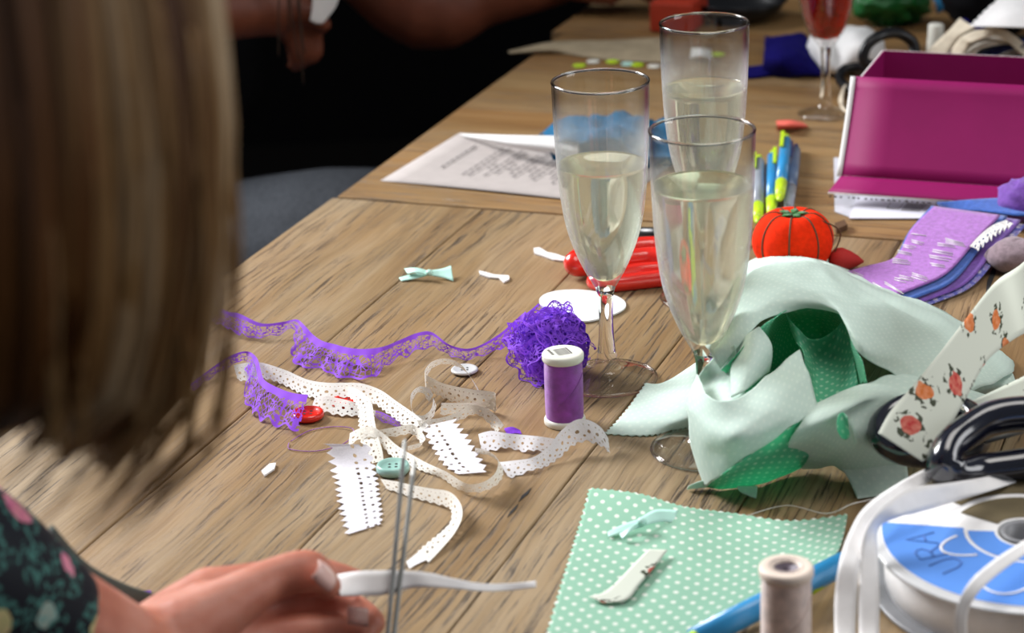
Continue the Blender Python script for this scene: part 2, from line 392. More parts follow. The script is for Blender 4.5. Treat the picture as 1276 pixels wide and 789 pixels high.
def lace_mat(name, col, w, p=.0062, kind='crochet', rough=.85):
    k = NT(name); x, y, _ = k.sep(k.uv()); x = k.m('ADD', x, k.m('MULTIPLY', k.m('SUBTRACT', k.noise(k.comb(x, k.m('MULTIPLY', y, w)), 95, 2), .5), .006)); y = k.m('ADD', y, k.m('MULTIPLY', k.m('SUBTRACT', k.noise(k.comb(x, 0.0), 60, 2), .5), .10))
    def hole(per, off, vc, a, b):
        fx = k.m('SUBTRACT', k.m('FRACT', k.m('ADD', k.m('DIVIDE', x, per), off)), .5); dx = k.m('DIVIDE', k.m('MULTIPLY', fx, per), a)
        dy = k.m('DIVIDE', k.m('MULTIPLY', k.m('SUBTRACT', y, vc), w), b)
        return k.m('GREATER_THAN', k.m('ADD', k.m('MULTIPLY', dx, dx), k.m('MULTIPLY', dy, dy)), 1.0)
    co = k.m('COSINE', k.m('MULTIPLY', x, 2 * math.pi / p))
    if kind == 'crochet':
        a = k.m('MULTIPLY', hole(p, 0, .50, p * .17, w * .075), hole(p, .5, .70, p * .10, w * .05))
        a = k.m('MULTIPLY', a, hole(p / 2, .0, .22, p * .06, w * .03))
        a = k.m('MULTIPLY', a, hole(p, .0, .84, p * .08, w * .035))
        a = k.m('MULTIPLY', a, k.m('LESS_THAN', y, k.m('MULTIPLY_ADD', co, -.055, .94)))
    elif kind == 'eyelet':   # half plain cotton with pinked edge, half lace
        tri = k.m('PINGPONG', x, p * .5)
        a = k.m('GREATER_THAN', y, k.m('MULTIPLY', tri, .17 / (p * .5)))
        a = k.m('MULTIPLY', a, hole(p * .8, 0, .60, p * .17, w * .04)); a = k.m('MULTIPLY', a, hole(p * 1.3, .3, .80, p * .14, w * .04))
        a = k.m('MULTIPLY', a, k.m('LESS_THAN', y, k.m('MULTIPLY_ADD', co, -.05, .95)))
    k.base(col); k.alpha(a); k.set(Roughness=rough, Specular_IOR_Level=.15)
    f = k.noise(k.comb(k.m('MULTIPLY', x, 1), k.m('MULTIPLY', y, w)), 900, 3, .6); k.bump(f, .6, .0006); k.thin(.15, col); return k.mat
LW = lace_mat('white_crochet', (.84, .82, .78), .012); LC = lace_mat('cream_crochet', (.90, .86, .78), .012); LE = lace_mat('white_eyelet', (.82, .80, .86), .022, .0075, 'eyelet')
LE2 = lace_mat('white_eyelet_narrow', (.83, .81, .84), .014, .006)
def net_mat(name, col, w, solid=.22, th=.06, scale=420):
    k = NT(name); x, y, _ = k.sep(k.uv()); p = .013
    vo = k.n('ShaderNodeTexVoronoi', feature='DISTANCE_TO_EDGE'); k.put(vo.inputs['Vector'], k.comb(x, k.m('MULTIPLY', y, w))); vo.inputs['Scale'].default_value = scale
    big = k.noise(k.comb(x, k.m('MULTIPLY', y, w)), 130, 2); t = k.m('MULTIPLY_ADD', k.m('GREATER_THAN', big, .56), .10, th)
    a = k.m('LESS_THAN', vo.outputs['Distance'], t)
    a = k.m('MAXIMUM', a, k.m('LESS_THAN', y, solid))
    co = k.m('MULTIPLY_ADD', k.m('COSINE', k.m('MULTIPLY', x, 2 * math.pi / p)), -.07, .92)
    a = k.m('MAXIMUM', a, k.m('GREATER_THAN', y, k.m('SUBTRACT', co, .06)))
    a = k.m('MULTIPLY', a, k.m('LESS_THAN', y, co))
    k.base(col); k.alpha(a); k.set(Roughness=.7, Specular_IOR_Level=.2); k.thin(.3, col); return k.mat
LP = net_mat('purple_net_lace', (.30, .085, .78), .020, .20, .065, 330); LPB = net_mat('purple_net_dense', (.31, .09, .82), .022, .14, .07, 320)
PURC = plain('purple_lace_core', (.20, .05, .58), .8, 0, .1, .3, 200, .8)
def dots(name, col, dot, sp, r, weave=.3, tcol=None, frac=.2, faint=1.0):
    k = NT(name); x, y, _ = k.sep(k.uv()); res = None
    for ox in (0, .5):
        fx = k.m('SUBTRACT', k.m('FRACT', k.m('ADD', k.m('DIVIDE', x, sp), ox)), .5); fy = k.m('SUBTRACT', k.m('FRACT', k.m('ADD', k.m('DIVIDE', y, sp), ox)), .5)
        d = k.m('SQRT', k.m('ADD', k.m('MULTIPLY', fx, fx), k.m('MULTIPLY', fy, fy))); a = k.ramp(d, [(r / sp, (1, 1, 1)), (r / sp * 1.25, (0, 0, 0))])
        res = a if res is None else k.m('MAXIMUM', res, a)
    f = k.noise(k.ob(), 30, 3); c = k.ramp(f, [(.3, tuple(v * .93 for v in col)), (.7, col)])
    k.base(k.mix(k.m('MULTIPLY', res, faint), c, dot)).set(Roughness=.85, Specular_IOR_Level=.15)
    k.bump(k.noise(k.uv(), 1500, 2), weave, .0004); k.thin(frac, tcol or col); return k.mat
MINT = dots('mint_polka_cotton', (.33, .58, .43), (.80, .83, .75), .0098, .00125)
MINTG = dots('mint_polka_front', (.17, .56, .36), (.58, .80, .66), .0066, .0009, .3, (.14, .78, .48), .40, .8)
MINTW = dots('mint_polka_reverse', (.70, .82, .75), (.82, .90, .82), .0072, .0010, .3, (.50, .88, .70), .22, .55)
def floral(name, base, scale, cols, leaf, r=.25, seedz=0.0, solid=False):
    k = NT(name); uv = k.ob() if solid else k.uv(); x, y, zc = k.sep(uv)
    wv = k.noise(uv, scale * 3.2, 2); off = k.m('MULTIPLY', k.m('SUBTRACT', wv, .5), .25 / scale)
    v = k.comb(k.m('ADD', x, off), k.m('ADD', y, off), zc if solid else seedz)
    vo = k.n('ShaderNodeTexVoronoi', feature='F1', voronoi_dimensions='3D' if solid else '2D'); k.put(vo.inputs['Vector'], v); vo.inputs['Scale'].default_value = scale; vo.inputs['Randomness'].default_value = .75
    d = vo.outputs['Distance']; rnd = k.sep(vo.outputs['Color'])[0]
    lf = k.m('MULTIPLY', k.m('LESS_THAN', d, r * 1.7), k.m('GREATER_THAN', k.noise(uv, scale * 7, 2), .53))
    c = k.mix(lf, base, leaf)
    fl = k.ramp(rnd, [(i / len(cols), cc) for i, cc in enumerate(cols)], 'CONSTANT')
    fl = k.mix(k.ramp(k.noise(uv, scale * 9, 3), [(.35, (0, 0, 0)), (.65, (.6, .6, .6))]), fl, k.mix(.5, fl, (1, .6, .4)))
    c = k.mix(k.m('LESS_THAN', d, r), c, fl)
    k.base(c).set(Roughness=.6, Specular_IOR_Level=.25); return k
FLOR = floral('floral_ribbon', (.62, .65, .56), 31, [(.44, .02, .02), (.58, .14, .02), (.48, .03, .03)], (.05, .06, .035), .18).mat
#DRESS = floral('floral_dress', (.006, .008, .014), 24, [(.14, .36, .34), (.60, .16, .32), (.16, .38, .36), (.50, .50, .22), (.45, .10, .22)], (.05, .16, .14), .34).mat
DRESSB = floral('floral_dress_cloth', (.006, .008, .014), 40, [(.14, .36, .34), (.60, .16, .32), (.16, .38, .36), (.50, .50, .22), (.45, .10, .22)], (.05, .16, .14), .36, 0, True).mat
def hair_mat(name, stops, rough=.45):
    k = NT(name); x, y, _ = k.sep(k.uv())
    at = k.n('ShaderNodeAttribute', attribute_name='lock', attribute_type='GEOMETRY')
    f = k.noise(k.ob(), 25, 2); c = k.ramp(k.m('ADD', at.outputs['Fac'], k.m('MULTIPLY', k.m('SUBTRACT', f, .5), .25)), stops)
    k.base(c).set(Roughness=rough, Specular_IOR_Level=.4, Anisotropic=.5); return k.mat
HAIR = hair_mat('brown_hair', [(.12, (.05, .012, .004)), (.38, (.14, .055, .014)), (.60, (.30, .165, .062)), (.86, (.60, .46, .30))])
HAIRD = plain('dark_hair', (.05, .03, .02), .5)

# ------------------------------------------------------------------ setting
m = M(); m.box((0, 1.5, -.02), 7, 7, .04); struct(obj('floor', m, plain('dark_floor', (.012, .009, .007), .8, 0, .2), smooth=False))
m = M(); m.box((0, 4.55, 1.4), 7, .1, 2.8)
struct(obj('wall_back', m, plain('dark_wall', (.010, .009, .009), .95, 0, .05), smooth=False))

GOUGE = [(632, 645, 646, 628, .0010), (646, 626, 662, 608, .0012), (1228, 372, 1242, 322, .0022)]
def table(name, u0, u1, v0, v1, along, edges, mat, label, seed):
    rnd = random.Random(seed); c = UV2W((u0 + u1) / 2, (v0 + v1) / 2, 0)
    t = thing(name, c, label, 'table'); m = M(); n = 0
    for a, b in zip(edges[:-1], edges[1:]):
        g = .0008
        if along: c_ = UV2W((u0 + u1) / 2, (a + b) / 2, TZ - .0175); L = u1 - u0; ax, ay = AX, -AY; W_ = b - a - g
        else: c_ = UV2W((a + b) / 2, (v0 + v1) / 2, TZ - .0175); L = v1 - v0; ax, ay = AY, AX; W_ = b - a - g
        m.box(c_, L, W_, .035, ax, ay, Z3, 0, (rnd.random() * 9, rnd.random() * 9)); n += 1
    obj('tabletop', m, mat, t, False, [('BEVEL', dict(width=.0011, segments=2, limit_method='ANGLE'))])
    for gx, gy, hx, hy, wd in (GOUGE if along else []):
        a, b = T(gx, gy, .0002), T(hx, hy, .0002); d = (b - a).normalized(); sd = d.cross(Z3); m = M()
        m.prism([a, a.lerp(b, .4) - sd * wd, b, a.lerp(b, .6) + sd * wd], .0002); obj('wood_gouge', m, DARK, t, False)
    m = M(); m.box(UV2W((u0 + u1) / 2, (v0 + v1) / 2, TZ - .08), u1 - u0 - .12, v1 - v0 - .12, .09, AX, -AY); obj('apron', m, mat, t, False)
    for du in (u0 + .08, u1 - .08):
        for dv in (v0 + .08, v1 - .08):
            m = M(); m.box(UV2W(du, dv, (TZ - .035) / 2), .07, .07, TZ - .035, AX, -AY); obj('leg', m, mat, t, False)
    return t
table('dining_table', .888, 1.5625, -.744, .32, True, [-.744, -.614, -.500, -.388, -.285, -.16, -.04, .07, .20, .32], MW['wood'], 'weathered oak table end nearest the camera, strewn with lace and glasses', 1)
table('dining_table', 1.5655, 2.130, -.741, .32, False, [1.5655, 1.70, 1.84, 1.975, 2.130], MW['wood_far'], 'middle table section carrying the menu sheet and magenta box', 2)
table('dining_table', 2.1335, 2.75, -.755, .32, False, [2.1335, 2.26, 2.42, 2.58, 2.75], MW['wood_far'], 'farthest darker table section holding the red box and black dish', 3)

# ------------------------------------------------------------------ glasses
def flute(base, fill, label, wine=WINE, H=.195, group='champagne flutes'):
    t = thing('champagne_flute', base, label, 'glass', group)
    k = H / .195
    op = [(.0062, .016), (.0050, .028), (.0044, .042), (.0048, .055), (.0062, .0615), (.0095, .068), (.0140, .0765), (.0192, .089), (.0232, .1025), (.0258, .118), (.0276, .136), (.0287, .156), (.0294, .176), (.0297, .1935)]
    op = [(p.x, p.y) for p in cr([Vector((a, b, 0)) for a, b in op], 4)]
    i0 = min(range(len(op)), key=lambda i: abs(op[i][1] - .0615))
    outer = op[i0:]; rim = [(.0293, .195), (.0287, .1945)]
    inner = [(r - .0011 - .0004 * max(0, 1 - (z - .0615) / .03), z) for r, z in reversed(outer[:-1]) if z > .0705] + [(.006, .0685), (.0001, .0672)]
    m = M(); m.lathe([(r, z * k) for r, z in outer + rim + inner], base, 48); obj('bowl', m, TGF, t)
    m = M(); m.lathe([(r, z * k) for r, z in op[:i0 + 1]], base, 48); obj('stem', m, GL, t)
    ft = [(.0001, .0002), (.028, .0002), (.0307, .0008), (.0312, .0017), (.030, .0026), (.022, .0042), (.0125, .0068), (.0088, .0085), (.0082, .0105), (.0074, .0118), (.0069, .0135), (.0062, .016)]
    m = M(); m.lathe([(r, z * k) for r, z in ft], base, 48); obj('foot', m, TG, t)
    for nm, rr, zz, tt in (('rim', .0291, .1942, .00095), ('foot_rim', .0308, .0014, .0011)):
        m = M(); m.tube([base + Vector((rr * math.cos(a), rr * math.sin(a), zz * k)) for a in [i * math.pi / 32 for i in range(64)]], tt, 8, True); obj(nm, m, GL, t)
    wp = []
    for r, z in reversed(inner):
        if z < fill: wp.append((max(r - .0002, .0001), z * k))
    rl = wp[-1][0]; wp += [(rl + .0002, fill * k), (rl - .0012, (fill - .0008) * k), (.0001, (fill - .0009) * k)]
    wp = [(a, b - .0003) for a, b in wp]
    m = M(); m.lathe(wp, base, 48); obj('wine', m, wine, t)
    return t
flute(T(757, 473), .143, 'left champagne flute behind the purple thread spool, about two thirds full')
flute(T(878, 561), .163, 'front champagne flute, fullest, standing against the crumpled mint cloth')
flute(T(880, 372), .151, 'rear champagne flute, farthest back of the three pale wine flutes')
def red_glass():
    b = T(1028, 143); t = thing('wine_glass', b, 'stemmed glass of red drink beside the magenta box', 'glass')
    fo = [(.0001, .0002), (.022, .0002), (.0245, .001), (.0243, .0022), (.016, .004), (.008, .0065), (.0055, .010), (.0046, .016)]
    st = [(.0046, .016), (.0038, .03), (.0038, .05), (.0048, .060)]
    ou = [(.0048, .060), (.009, .0655), (.0145, .073), (.019, .083), (.0225, .096), (.026, .115), (.0285, .135), (.0295, .155), (.029, .172)]
    ou = [(p.x, p.y) for p in cr([Vector((a, c, 0)) for a, c in ou], 3)]
    inn = [(r - .0012, z + .0006) for r, z in reversed(ou) if z > .069] + [(.006, .069), (.0001, .068)]
    for nm, pr, mt_ in (('foot', fo, TG), ('stem', st, GL), ('bowl', ou + inn, TG)):
        m = M(); m.lathe(pr, b, 40); obj(nm, m, mt_, t)
    wp = [(max(r - .0002, .0001), z) for r, z in reversed(inn) if z < .145]; wp += [(.0001, wp[-1][1])]
    m = M(); m.lathe(wp, b, 40); obj('wine', m, WINE_RED, t)
red_glass()
def back_glass():
    b = T(1110, 29); t = thing('wine_glass', b, 'clear stemmed glass standing in front of the green tissue at the far right', 'glass')
    fo = [(.0001, .0002), (.025, .0002), (.0277, .001), (.0275, .0022), (.016, .004), (.008, .0065), (.0055, .010), (.0046, .016)]
    st = [(.0046, .016), (.0042, .03), (.0042, .07), (.006, .085)]
    ou = [(.006, .085), (.02, .095), (.030, .115), (.033, .14), (.030, .17)]; ou = [(p.x, p.y) for p in cr([Vector((a, c, 0)) for a, c in ou], 4)]
    inn = [(r - .0012, z + .0006) for r, z in reversed(ou) if z > .09] + [(.0001, .0915)]
    for nm, pr, mt_ in (('foot', fo, TG), ('stem', st, GL), ('bowl', ou + inn, TG)):
        m = M(); m.lathe(pr, b, 32); obj(nm, m, mt_, t)
back_glass()

# ------------------------------------------------------------------ far objects
def crumple(name, c, rx, ry, rz, amp, fr, mat, label, cat, seed=0, res=36):
    m = M(); m.ell(c, rx, ry, rz, res, res)
    for i, v in enumerate(m.v):
        d = (v - Vector(c)); nn = d.normalized()
        q = noise.noise(nn * fr + Vector((seed, 0, 0))) + .6 * abs(noise.noise(nn * fr * 2.1 + Vector((0, seed, 0))))
        v = v + nn * (q * amp); v.z = max(v.z, TZ + .0006); m.v[i] = v
    o = obj(name, m, mat); return tag(o, label, cat)
m = M(); c = T(846, 10, .02); m.box((c.x, c.y, TZ + .016), .045, .06, .030, AY, AX); t = obj('gift_box', m, plain('red_card', (.40, .03, .008), .5), None, False, [('BEVEL', dict(width=.002, segments=2))]); tag(t, 'red box at the far end of the table beside the black dish', 'box')
c = T(921, 24, 0); t = thing('serving_dish', c, 'black shallow dish on the farthest table section', 'dish')
m = M(); m.lathe([(.0001, .0005), (.030, .0005), (.044, .012), (.049, .021), (.047, .0215), (.042, .013), (.028, .004), (.0001, .0035)], c, 40); obj('bowl', m, BLACKP, t)
m = M(); m.tube([c + Vector((.049 * math.cos(a), .049 * math.sin(a), .021)) for a in [i * math.pi / 20 for i in range(40)]], .0014, 8, True); obj('rim', m, BLACKP, t)
crumple('tissue_paper', T(1112, 0, .024), .032, .03, .024, .016, 2.4, plain('green_tissue', (.004, .13, .02), .45, bump=.3), 'crumpled green tissue behind the clear stemmed glass', 'tissue', 3)
m = ribbon([(1155, -30, .03, 1185, -30, .03), (1160, -8, .02, 1190, -8, .02), (1166, 6, .012, 1184, 6, .012), (1167, 16, .004, 1170, 16, .004)], 6); t = obj('ribbon', m, TEALF, None, True, [('SOLIDIFY', dict(thickness=.0006))]); tag(t, 'teal ribbon tail at the top right of the far table', 'ribbon')
crumple('bag', T(1238, -8, .045), .045, .04, .047, .012, 1.8, BLACKF, 'black cloth bag behind the white pinked fabric at top right', 'bag', 5)
m = M(); m.grid(patch([[(633, 64, .002), (690, 52, .003), (760, 50, .001), (836, 46, .001)], [(634, 66, .003), (690, 60, .006), (760, 60, .001), (836, 60, .001)], [(636, 67, .001), (692, 66, .001), (760, 75, .001), (836, 78, .001)]], 6)); t = obj('paper_strip', m, TANP, None, True, [('SOLIDIFY', dict(thickness=.0003))]); tag(t, 'tan paper strip lying across the far table', 'paper')
cols = [(722, 83, LIME), (739, 78, SPW), (763, 78, LIME), (782, 81, MINTR), (794, 82, LIME), (815, 84, SPW), (895, 69, LIME)]
names = ['lime felt dot at the left end of the far row', 'pale felt dot second in the far row', 'lime felt dot third in the far row', 'mint felt dot just left of a lime dot', 'lime felt dot touching the mint one', 'pale felt dot just left of the rear flute', 'lime felt dot seen through the rear flute']
for (px, py, mt), nm in zip(cols, names):
    m = M(); m.lathe([(.0001, .0003), (.0060, .0003), (.0065, .0012), (.0058, .0018), (.0001, .002)], T(px, py), 20); tag(obj('felt_dot', m, mt), nm, 'felt dot', 'felt dots on the far table')
m = M(); m.grid(patch([[(862, 60, .010), (873, 60, .014), (886, 62, .006)], [(860, 73, .001), (874, 70, .008), (887, 73, .001)]], 5)); tag(obj('paper_scrap', m, WHITE, None, True, [('SOLIDIFY', dict(thickness=.0003))]), 'small folded white paper scrap seen through the rear flute', 'paper')
# navy fabric
m = M(); m.grid(patch([[(955, 47, .006), (978, 45, .012), (1003, 44, .006), (1010, 55, .001)], [(953, 57, .016), (975, 56, .022), (1003, 55, .016), (1018, 72, .004)], [(953, 74, .016), (975, 74, .020), (1006, 74, .014), (1026, 88, .004)], [(953, 92, .001), (980, 94, .003), (1008, 94, .003), (1032, 96, .001)]], 6, .003, 2))
m.grid(patch([[(930, 85, .004), (945, 83, .006), (962, 80, .012)], [(930, 98, .001), (945, 97, .001), (966, 94, .001)]], 5))
tag(obj('fabric_square', m, NAVYF, None, True, [('SOLIDIFY', dict(thickness=.0015))]), 'folded navy blue fabric to the right of the rear flute', 'fabric')
# teal bunch
m = M(); m.grid(patch([[(676, 168, .004), (715, 150, .010), (760, 146, .008), (800, 152, .006), (838, 160, .004)], [(680, 182, .012), (720, 160, .026), (760, 158, .022), (800, 165, .020), (842, 178, .010)], [(680, 196, .008), (715, 180, .022), (760, 176, .026), (800, 182, .018), (842, 196, .010)], [(684, 207, .001), (720, 196, .003), (765, 192, .006), (800, 200, .003), (836, 208, .001)]], 6, .009, 4))
tag(obj('tulle_bunch', m, TEALF, None, True, [('SOLIDIFY', dict(thickness=.0008))]), 'crumpled teal blue fabric behind the left flute on the menu', 'fabric')
# white crumple behind red glass
m = M(); m.grid(patch([[(1004, 60, .004), (1014, 34, .022), (1040, 36, .026), (1062, 34, .024), (1085, 38, .020), (1100, 46, .014)], [(1004, 70, .006), (1018, 52, .030), (1040, 60, .020), (1062, 50, .034), (1085, 56, .028), (1104, 60, .012)], [(1016, 84, .002), (1028, 84, .012), (1044, 86, .010), (1062, 82, .012), (1085, 82, .012), (1104, 80, .002)], [(1022, 90, .0), (1032, 92, .0), (1046, 94, .0), (1064, 92, .0), (1085, 92, .0), (1102, 90, .0)]], 6, .003, 8))
tag(obj('cotton_cloth', m, WHITE, None, True, [('SOLIDIFY', dict(thickness=.0008))]), 'crumpled white cloth behind the glass of red drink', 'cloth')
# far black scissors: two ring handles
t = thing('scissors', T(1090, 105), 'black handled scissors wedged between the white cloth and magenta box', 'scissors')
def ring_px(pts, n=6): return cr([T(*p) for p in pts], n, True)
m = M(); m.tube(ring_px([(1078, 78, .034), (1080, 58, .048), (1098, 44, .056), (1120, 42, .054), (1138, 54, .044), (1136, 72, .032), (1110, 84, .026)]), .0050, 10, True); obj('handle', m, BLACKP, t)
m = M(); m.tube(ring_px([(1047, 100, .010), (1052, 87, .016), (1075, 84, .018), (1092, 92, .016), (1088, 110, .010), (1064, 113, .008)]), .0046, 10, True); obj('handle', m, BLACKP, t)
m = M(); a, b = T(1085, 92, .02), T(1190, 100, .012); m.tube([a, a.lerp(b, .4), b], [.007, .006, .001], 8, flat=(.25, 1)); obj('blade', m, STEEL, t)
# cream elastic coil
m = M()
for k in range(4):
    m.tube(ring_px([(1047 + k, 128 + 2 * k, .002 + k * .0026), (1052, 112 - k, .003 + k * .0026), (1068, 104 + k, .003 + k * .0026), (1086, 112, .003 + k * .0026), (1084, 132 + k, .002 + k * .0026), (1062, 143 - k, .002 + k * .0026)]), .0014, 8, True)
tag(obj('elastic_coil', m, CREAM), 'coil of cream elastic beside the red drink glass foot', 'elastic')
m = M(); m.grid(patch([[(967, 151, .006), (985, 150, .008), (1000, 153, .003)], [(968, 156, .008), (986, 156, .009), (1006, 157, .002)], [(968, 162, 0), (986, 161, 0), (1006, 159, 0)]], 5)); tag(obj('paper_fold', m, CORAL, None, False, [('SOLIDIFY', dict(thickness=.0004))]), 'small folded coral paper in front of the red drink glass', 'paper')

# ------------------------------------------------------------------ menu sheets
P0 = T(474, 226); dS = (T(570, 168) - P0); dS.z = 0; dS.normalize(); dL = Vector((dS.y, -dS.x, 0))
t = thing('menu_sheet', P0, 'printed menu sheet lying at the table edge behind the left flute', 'paper')
m = M(); rows = [[P0 + dS * (.148 * i / 10) + dL * (.21 * j / 12) + Z3 * (.0006 + .0025 * max(0, 1 - i / 3) * (j / 12) * (1 - j / 12) * 4 * .5) for j in range(13)] for i in range(11)]
m.grid(rows); obj('sheet', m, PAPER2, t, True, [('SOLIDIFY', dict(thickness=.0002, offset=-1))])
m = M(); rnd = random.Random(4)
lines = [(.032, .045, .11)] + [(.058 + .0062 * i, 0, 0) for i in range(24)]
for i, (l, a0, a1) in enumerate(lines):
    if i == 0: a, e = .046, .112
    elif i % 3 == 0 and i > 1: a, e = .055, .055 + rnd.uniform(.012, .02)
    else: mid = .074; hw = rnd.uniform(.024, .046); a, e = mid - hw, mid + hw
    while a < e:
        wd = min(rnd.uniform(.005, .013), e - a + .002); h = .0012 if i else .0018
        p = P0 + dS * a + dL * l + Z3 * .00195; m.quad(p, p + dL * h, p + dL * h + dS * wd, p + dS * wd); a += wd + .0022
obj('printed_text', m, INK, t, False)
m = M(); m.grid(patch([[(572, 167, .0012), (610, 168, .012), (650, 169, .022), (720, 170, .026)], [(574, 168, .0016), (612, 174, .010), (650, 180, .016), (720, 187, .018)], [(576, 169, .0022), (614, 178, .006), (652, 186, .010), (720, 197, .010)]], 6)); tag(obj('folded_sheet', m, WHITE, None, True, [('SOLIDIFY', dict(thickness=.0003))]), 'white sheet curling up at the far edge of the printed menu', 'paper')

# ------------------------------------------------------------------ magenta box
BX0 = T(1074, 96, .085); q = T(1062, 224, .004)
fl = Vector((BX0.x, BX0.y, 0))
bx = AY.copy(); by = AX.copy(); Lb, Db, Hb = .25, .085, .085
org = Vector((fl.x, fl.y, TZ + .0006))
t = thing('craft_box', org, 'open magenta cardboard box with its front flap folded down', 'box')
def bp(i, j, k): return org + bx * i + by * j + Z3 * k
th = .0022
def wall(nm, a, b, h, nrm):
    m = M(); d = (b - a).normalized(); L = (b - a).length
    c = (a + b) / 2 + Z3 * (h / 2)
    m.box(c - nrm * (th / 4), L, th / 2, h, d, nrm, Z3, 0); m.box(c + nrm * (th / 4), L, th / 2, h, d, nrm, Z3, 1)
    obj(nm, m, [CARDW, MAG], t, False)
wall('back_wall', bp(0, Db, 0), bp(Lb, Db, 0), Hb, -by)
wall('side_wall', bp(0, 0, 0), bp(0, Db, 0), Hb, bx); wall('side_wall', bp(Lb, 0, 0), bp(Lb, Db, 0), Hb, -bx)
m = M(); m.box(bp(Lb / 2, Db / 2, .0012), Lb, Db, .002, bx, by); obj('base', m, MAG, t, False)
# front flap: from rim down, leaning to the table, then a creased lip and a tab
fo = .048
def fp(i, s):   # s 0 top .. 1 fold
    return bp(i, -.003 - fo * (s ** 1.15), Hb - (Hb - .018) * s)
m = M(); rows = [[fp(-.004 + (Lb + .008) * j / 8, s / 8) for j in range(9)] for s in range(9)]
m.grid(rows, None, 0); o = obj('front_flap', m, [CARDW, MAG], t, True, [('SOLIDIFY', dict(thickness=.0022, offset=-1, material_offset=1, material_offset_rim=0))])
m = M(); rows = []
for s in range(5):
    a = s / 4; rows.append([fp(-.004 - .006 * a + (Lb + .014) * j / 8, 1) + (-by * (.021 * a)) + Z3 * (-.008 * a) for j in range(9)])
m.grid(rows); obj('flap_lip', m, [CARDW, MAG], t, True, [('SOLIDIFY', dict(thickness=.0016, offset=-1, material_offset=1, material_offset_rim=0))])
m = M(); a0 = T(1198, 245, .011); a1 = T(1250, 247, .011); a2 = T(1238, 252, .009); a3 = T(1203, 259, .008); m.prism([a0, a3, a2, a1], .001); obj('tab', m, MAGT, t, False)
m = M()
rnd = random.Random(9)
for k in range(46):   # printed marks along the white edge
    i = -.008 + .0045 * k + rnd.uniform(-.001, .001); p = fp(i, 1) - by * .0217 + Z3 * -.0098
    m.box(p, rnd.uniform(.001, .003), .0002, .0012, bx, by)
obj('edge_print', m, INK, t, False)
m = M(); rows = []
for k in range(9): rows.append([fp(-.0078, k / 8) - by * .0005, fp(-.004, k / 8) - by * .0005])
m.grid(rows); obj('cover_edge', m, CARDW, t, True, [('SOLIDIFY', dict(thickness=.0022, offset=-1))])
# papers under box
P1 = [T(1058, 273, .001), T(1150, 273, .001), T(1190, 246, .002), T(1075, 228, .002)]
t = thing('leaflet', P1[0], 'printed white leaflet sticking out under the magenta box', 'paper')
m = M(); m.prism(P1, .0008); obj('sheet', m, plain('lilac_white_paper', (.70, .69, .78), .6, 0, .2, .03), t, False)
m = M()
def lp(a, b): return P1[0].lerp(P1[1], a).lerp(P1[3].lerp(P1[2], a), b) + Z3 * .0012
for k in range(8): m.quad(lp(.62 + .03 * k, .25), lp(.632 + .03 * k, .25), lp(.632 + .03 * k, .55), lp(.62 + .03 * k, .55))
for a, b in (((.42, .3), (.42, .75)), ((.57, .3), (.57, .75))): m.quad(lp(a[0], a[1]), lp(a[0] + .006, a[1]), lp(b[0] + .006, b[1]), lp(b[0], b[1]))
for b in (.3, .74): m.quad(lp(.42, b), lp(.576, b), lp(.576, b + .02), lp(.42, b + .02))
obj('printed_text', m, INK, t, False)
m = M(); m.prism([T(1040, 264, .0004), T(1062, 272, .0004), T(1090, 200, .0004), T(1039, 197, .0004)], .0005); tag(obj('paper_sleeve', m, plain('pale_sleeve', (.62, .62, .68), .3), None, False), 'pale paper sleeve poking out left of the magenta box flap', 'paper')

# ------------------------------------------------------------------ things behind the box
b = T(1166, 48, .03); t = thing('reel_cap', Vector((b.x, b.y, TZ + .0004)), 'white plastic reel end behind the box beside the cream tape', 'reel')
m = M(); m.lathe([(.0001, .0), (.008, .0), (.008, .028), (.0075, .03), (.0072, .042), (.0065, .043), (.0001, .043)], (b.x, b.y, TZ + .0006), 24); obj('cap', m, SPW, t)
m = M(); m.prism([T(1135, 70, .03), T(1165, 48, .038), T(1170, 66, .03)], .003); 
tapes = [
    ([(1140, 80, .03, 1170, 82, .03), (1165, 54, .045, 1188, 56, .045), (1182, 38, .055, 1200, 42, .055), (1196, 22, .062, 1214, 34, .062)], CREAM, 'broad cream tape end sticking up left behind the magenta box', .001),
    ([(1175, 82, .028, 1192, 84, .028), (1190, 55, .046, 1206, 58, .046), (1204, 42, .056, 1212, 52, .052), (1232, 34, .062, 1236, 44, .058), (1258, 40, .056, 1254, 50, .052), (1290, 66, .036, 1284, 76, .036)], CREAM, 'cream tape arching highest over the bundle behind the box', .001),
    ([(1186, 82, .026, 1204, 84, .026), (1205, 58, .042, 1216, 64, .042), (1228, 46, .050, 1234, 56, .048), (1262, 44, .050, 1262, 54, .046)], plain('pale_cream_tape', (.74, .68, .58), .7), 'paler cream tape curving under the highest arch behind the box', .001),
    ([(1212, 80, .024, 1226, 82, .024), (1228, 64, .038, 1240, 70, .038), (1256, 54, .044, 1262, 62, .044), (1290, 46, .046, 1292, 56, .046)], lace_mat('navy_lace', (.012, .02, .12), .012), 'navy lace trim tucked among the cream tapes behind the box', 0),
    ([(1232, 82, .022, 1240, 84, .022), (1246, 68, .034, 1254, 74, .034), (1270, 60, .040, 1276, 66, .040), (1300, 54, .044, 1302, 62, .044)], LW, 'narrow white lace lying over navy trim behind the box', 0),
    ([(1170, 80, .024, 1182, 82, .024), (1172, 66, .034, 1186, 67, .034), (1176, 58, .038, 1190, 60, .038)], NAVYF, 'short navy ribbon end poking up behind the box', .001),
    ([(1193, 32, .056, 1198, 34, .056), (1200, 23, .062, 1206, 25, .062), (1212, 30, .062, 1212, 36, .060), (1228, 27, .064, 1228, 35, .062)], NAVYF, 'navy ribbon loop at the tip of the broad cream tape', .0006)]
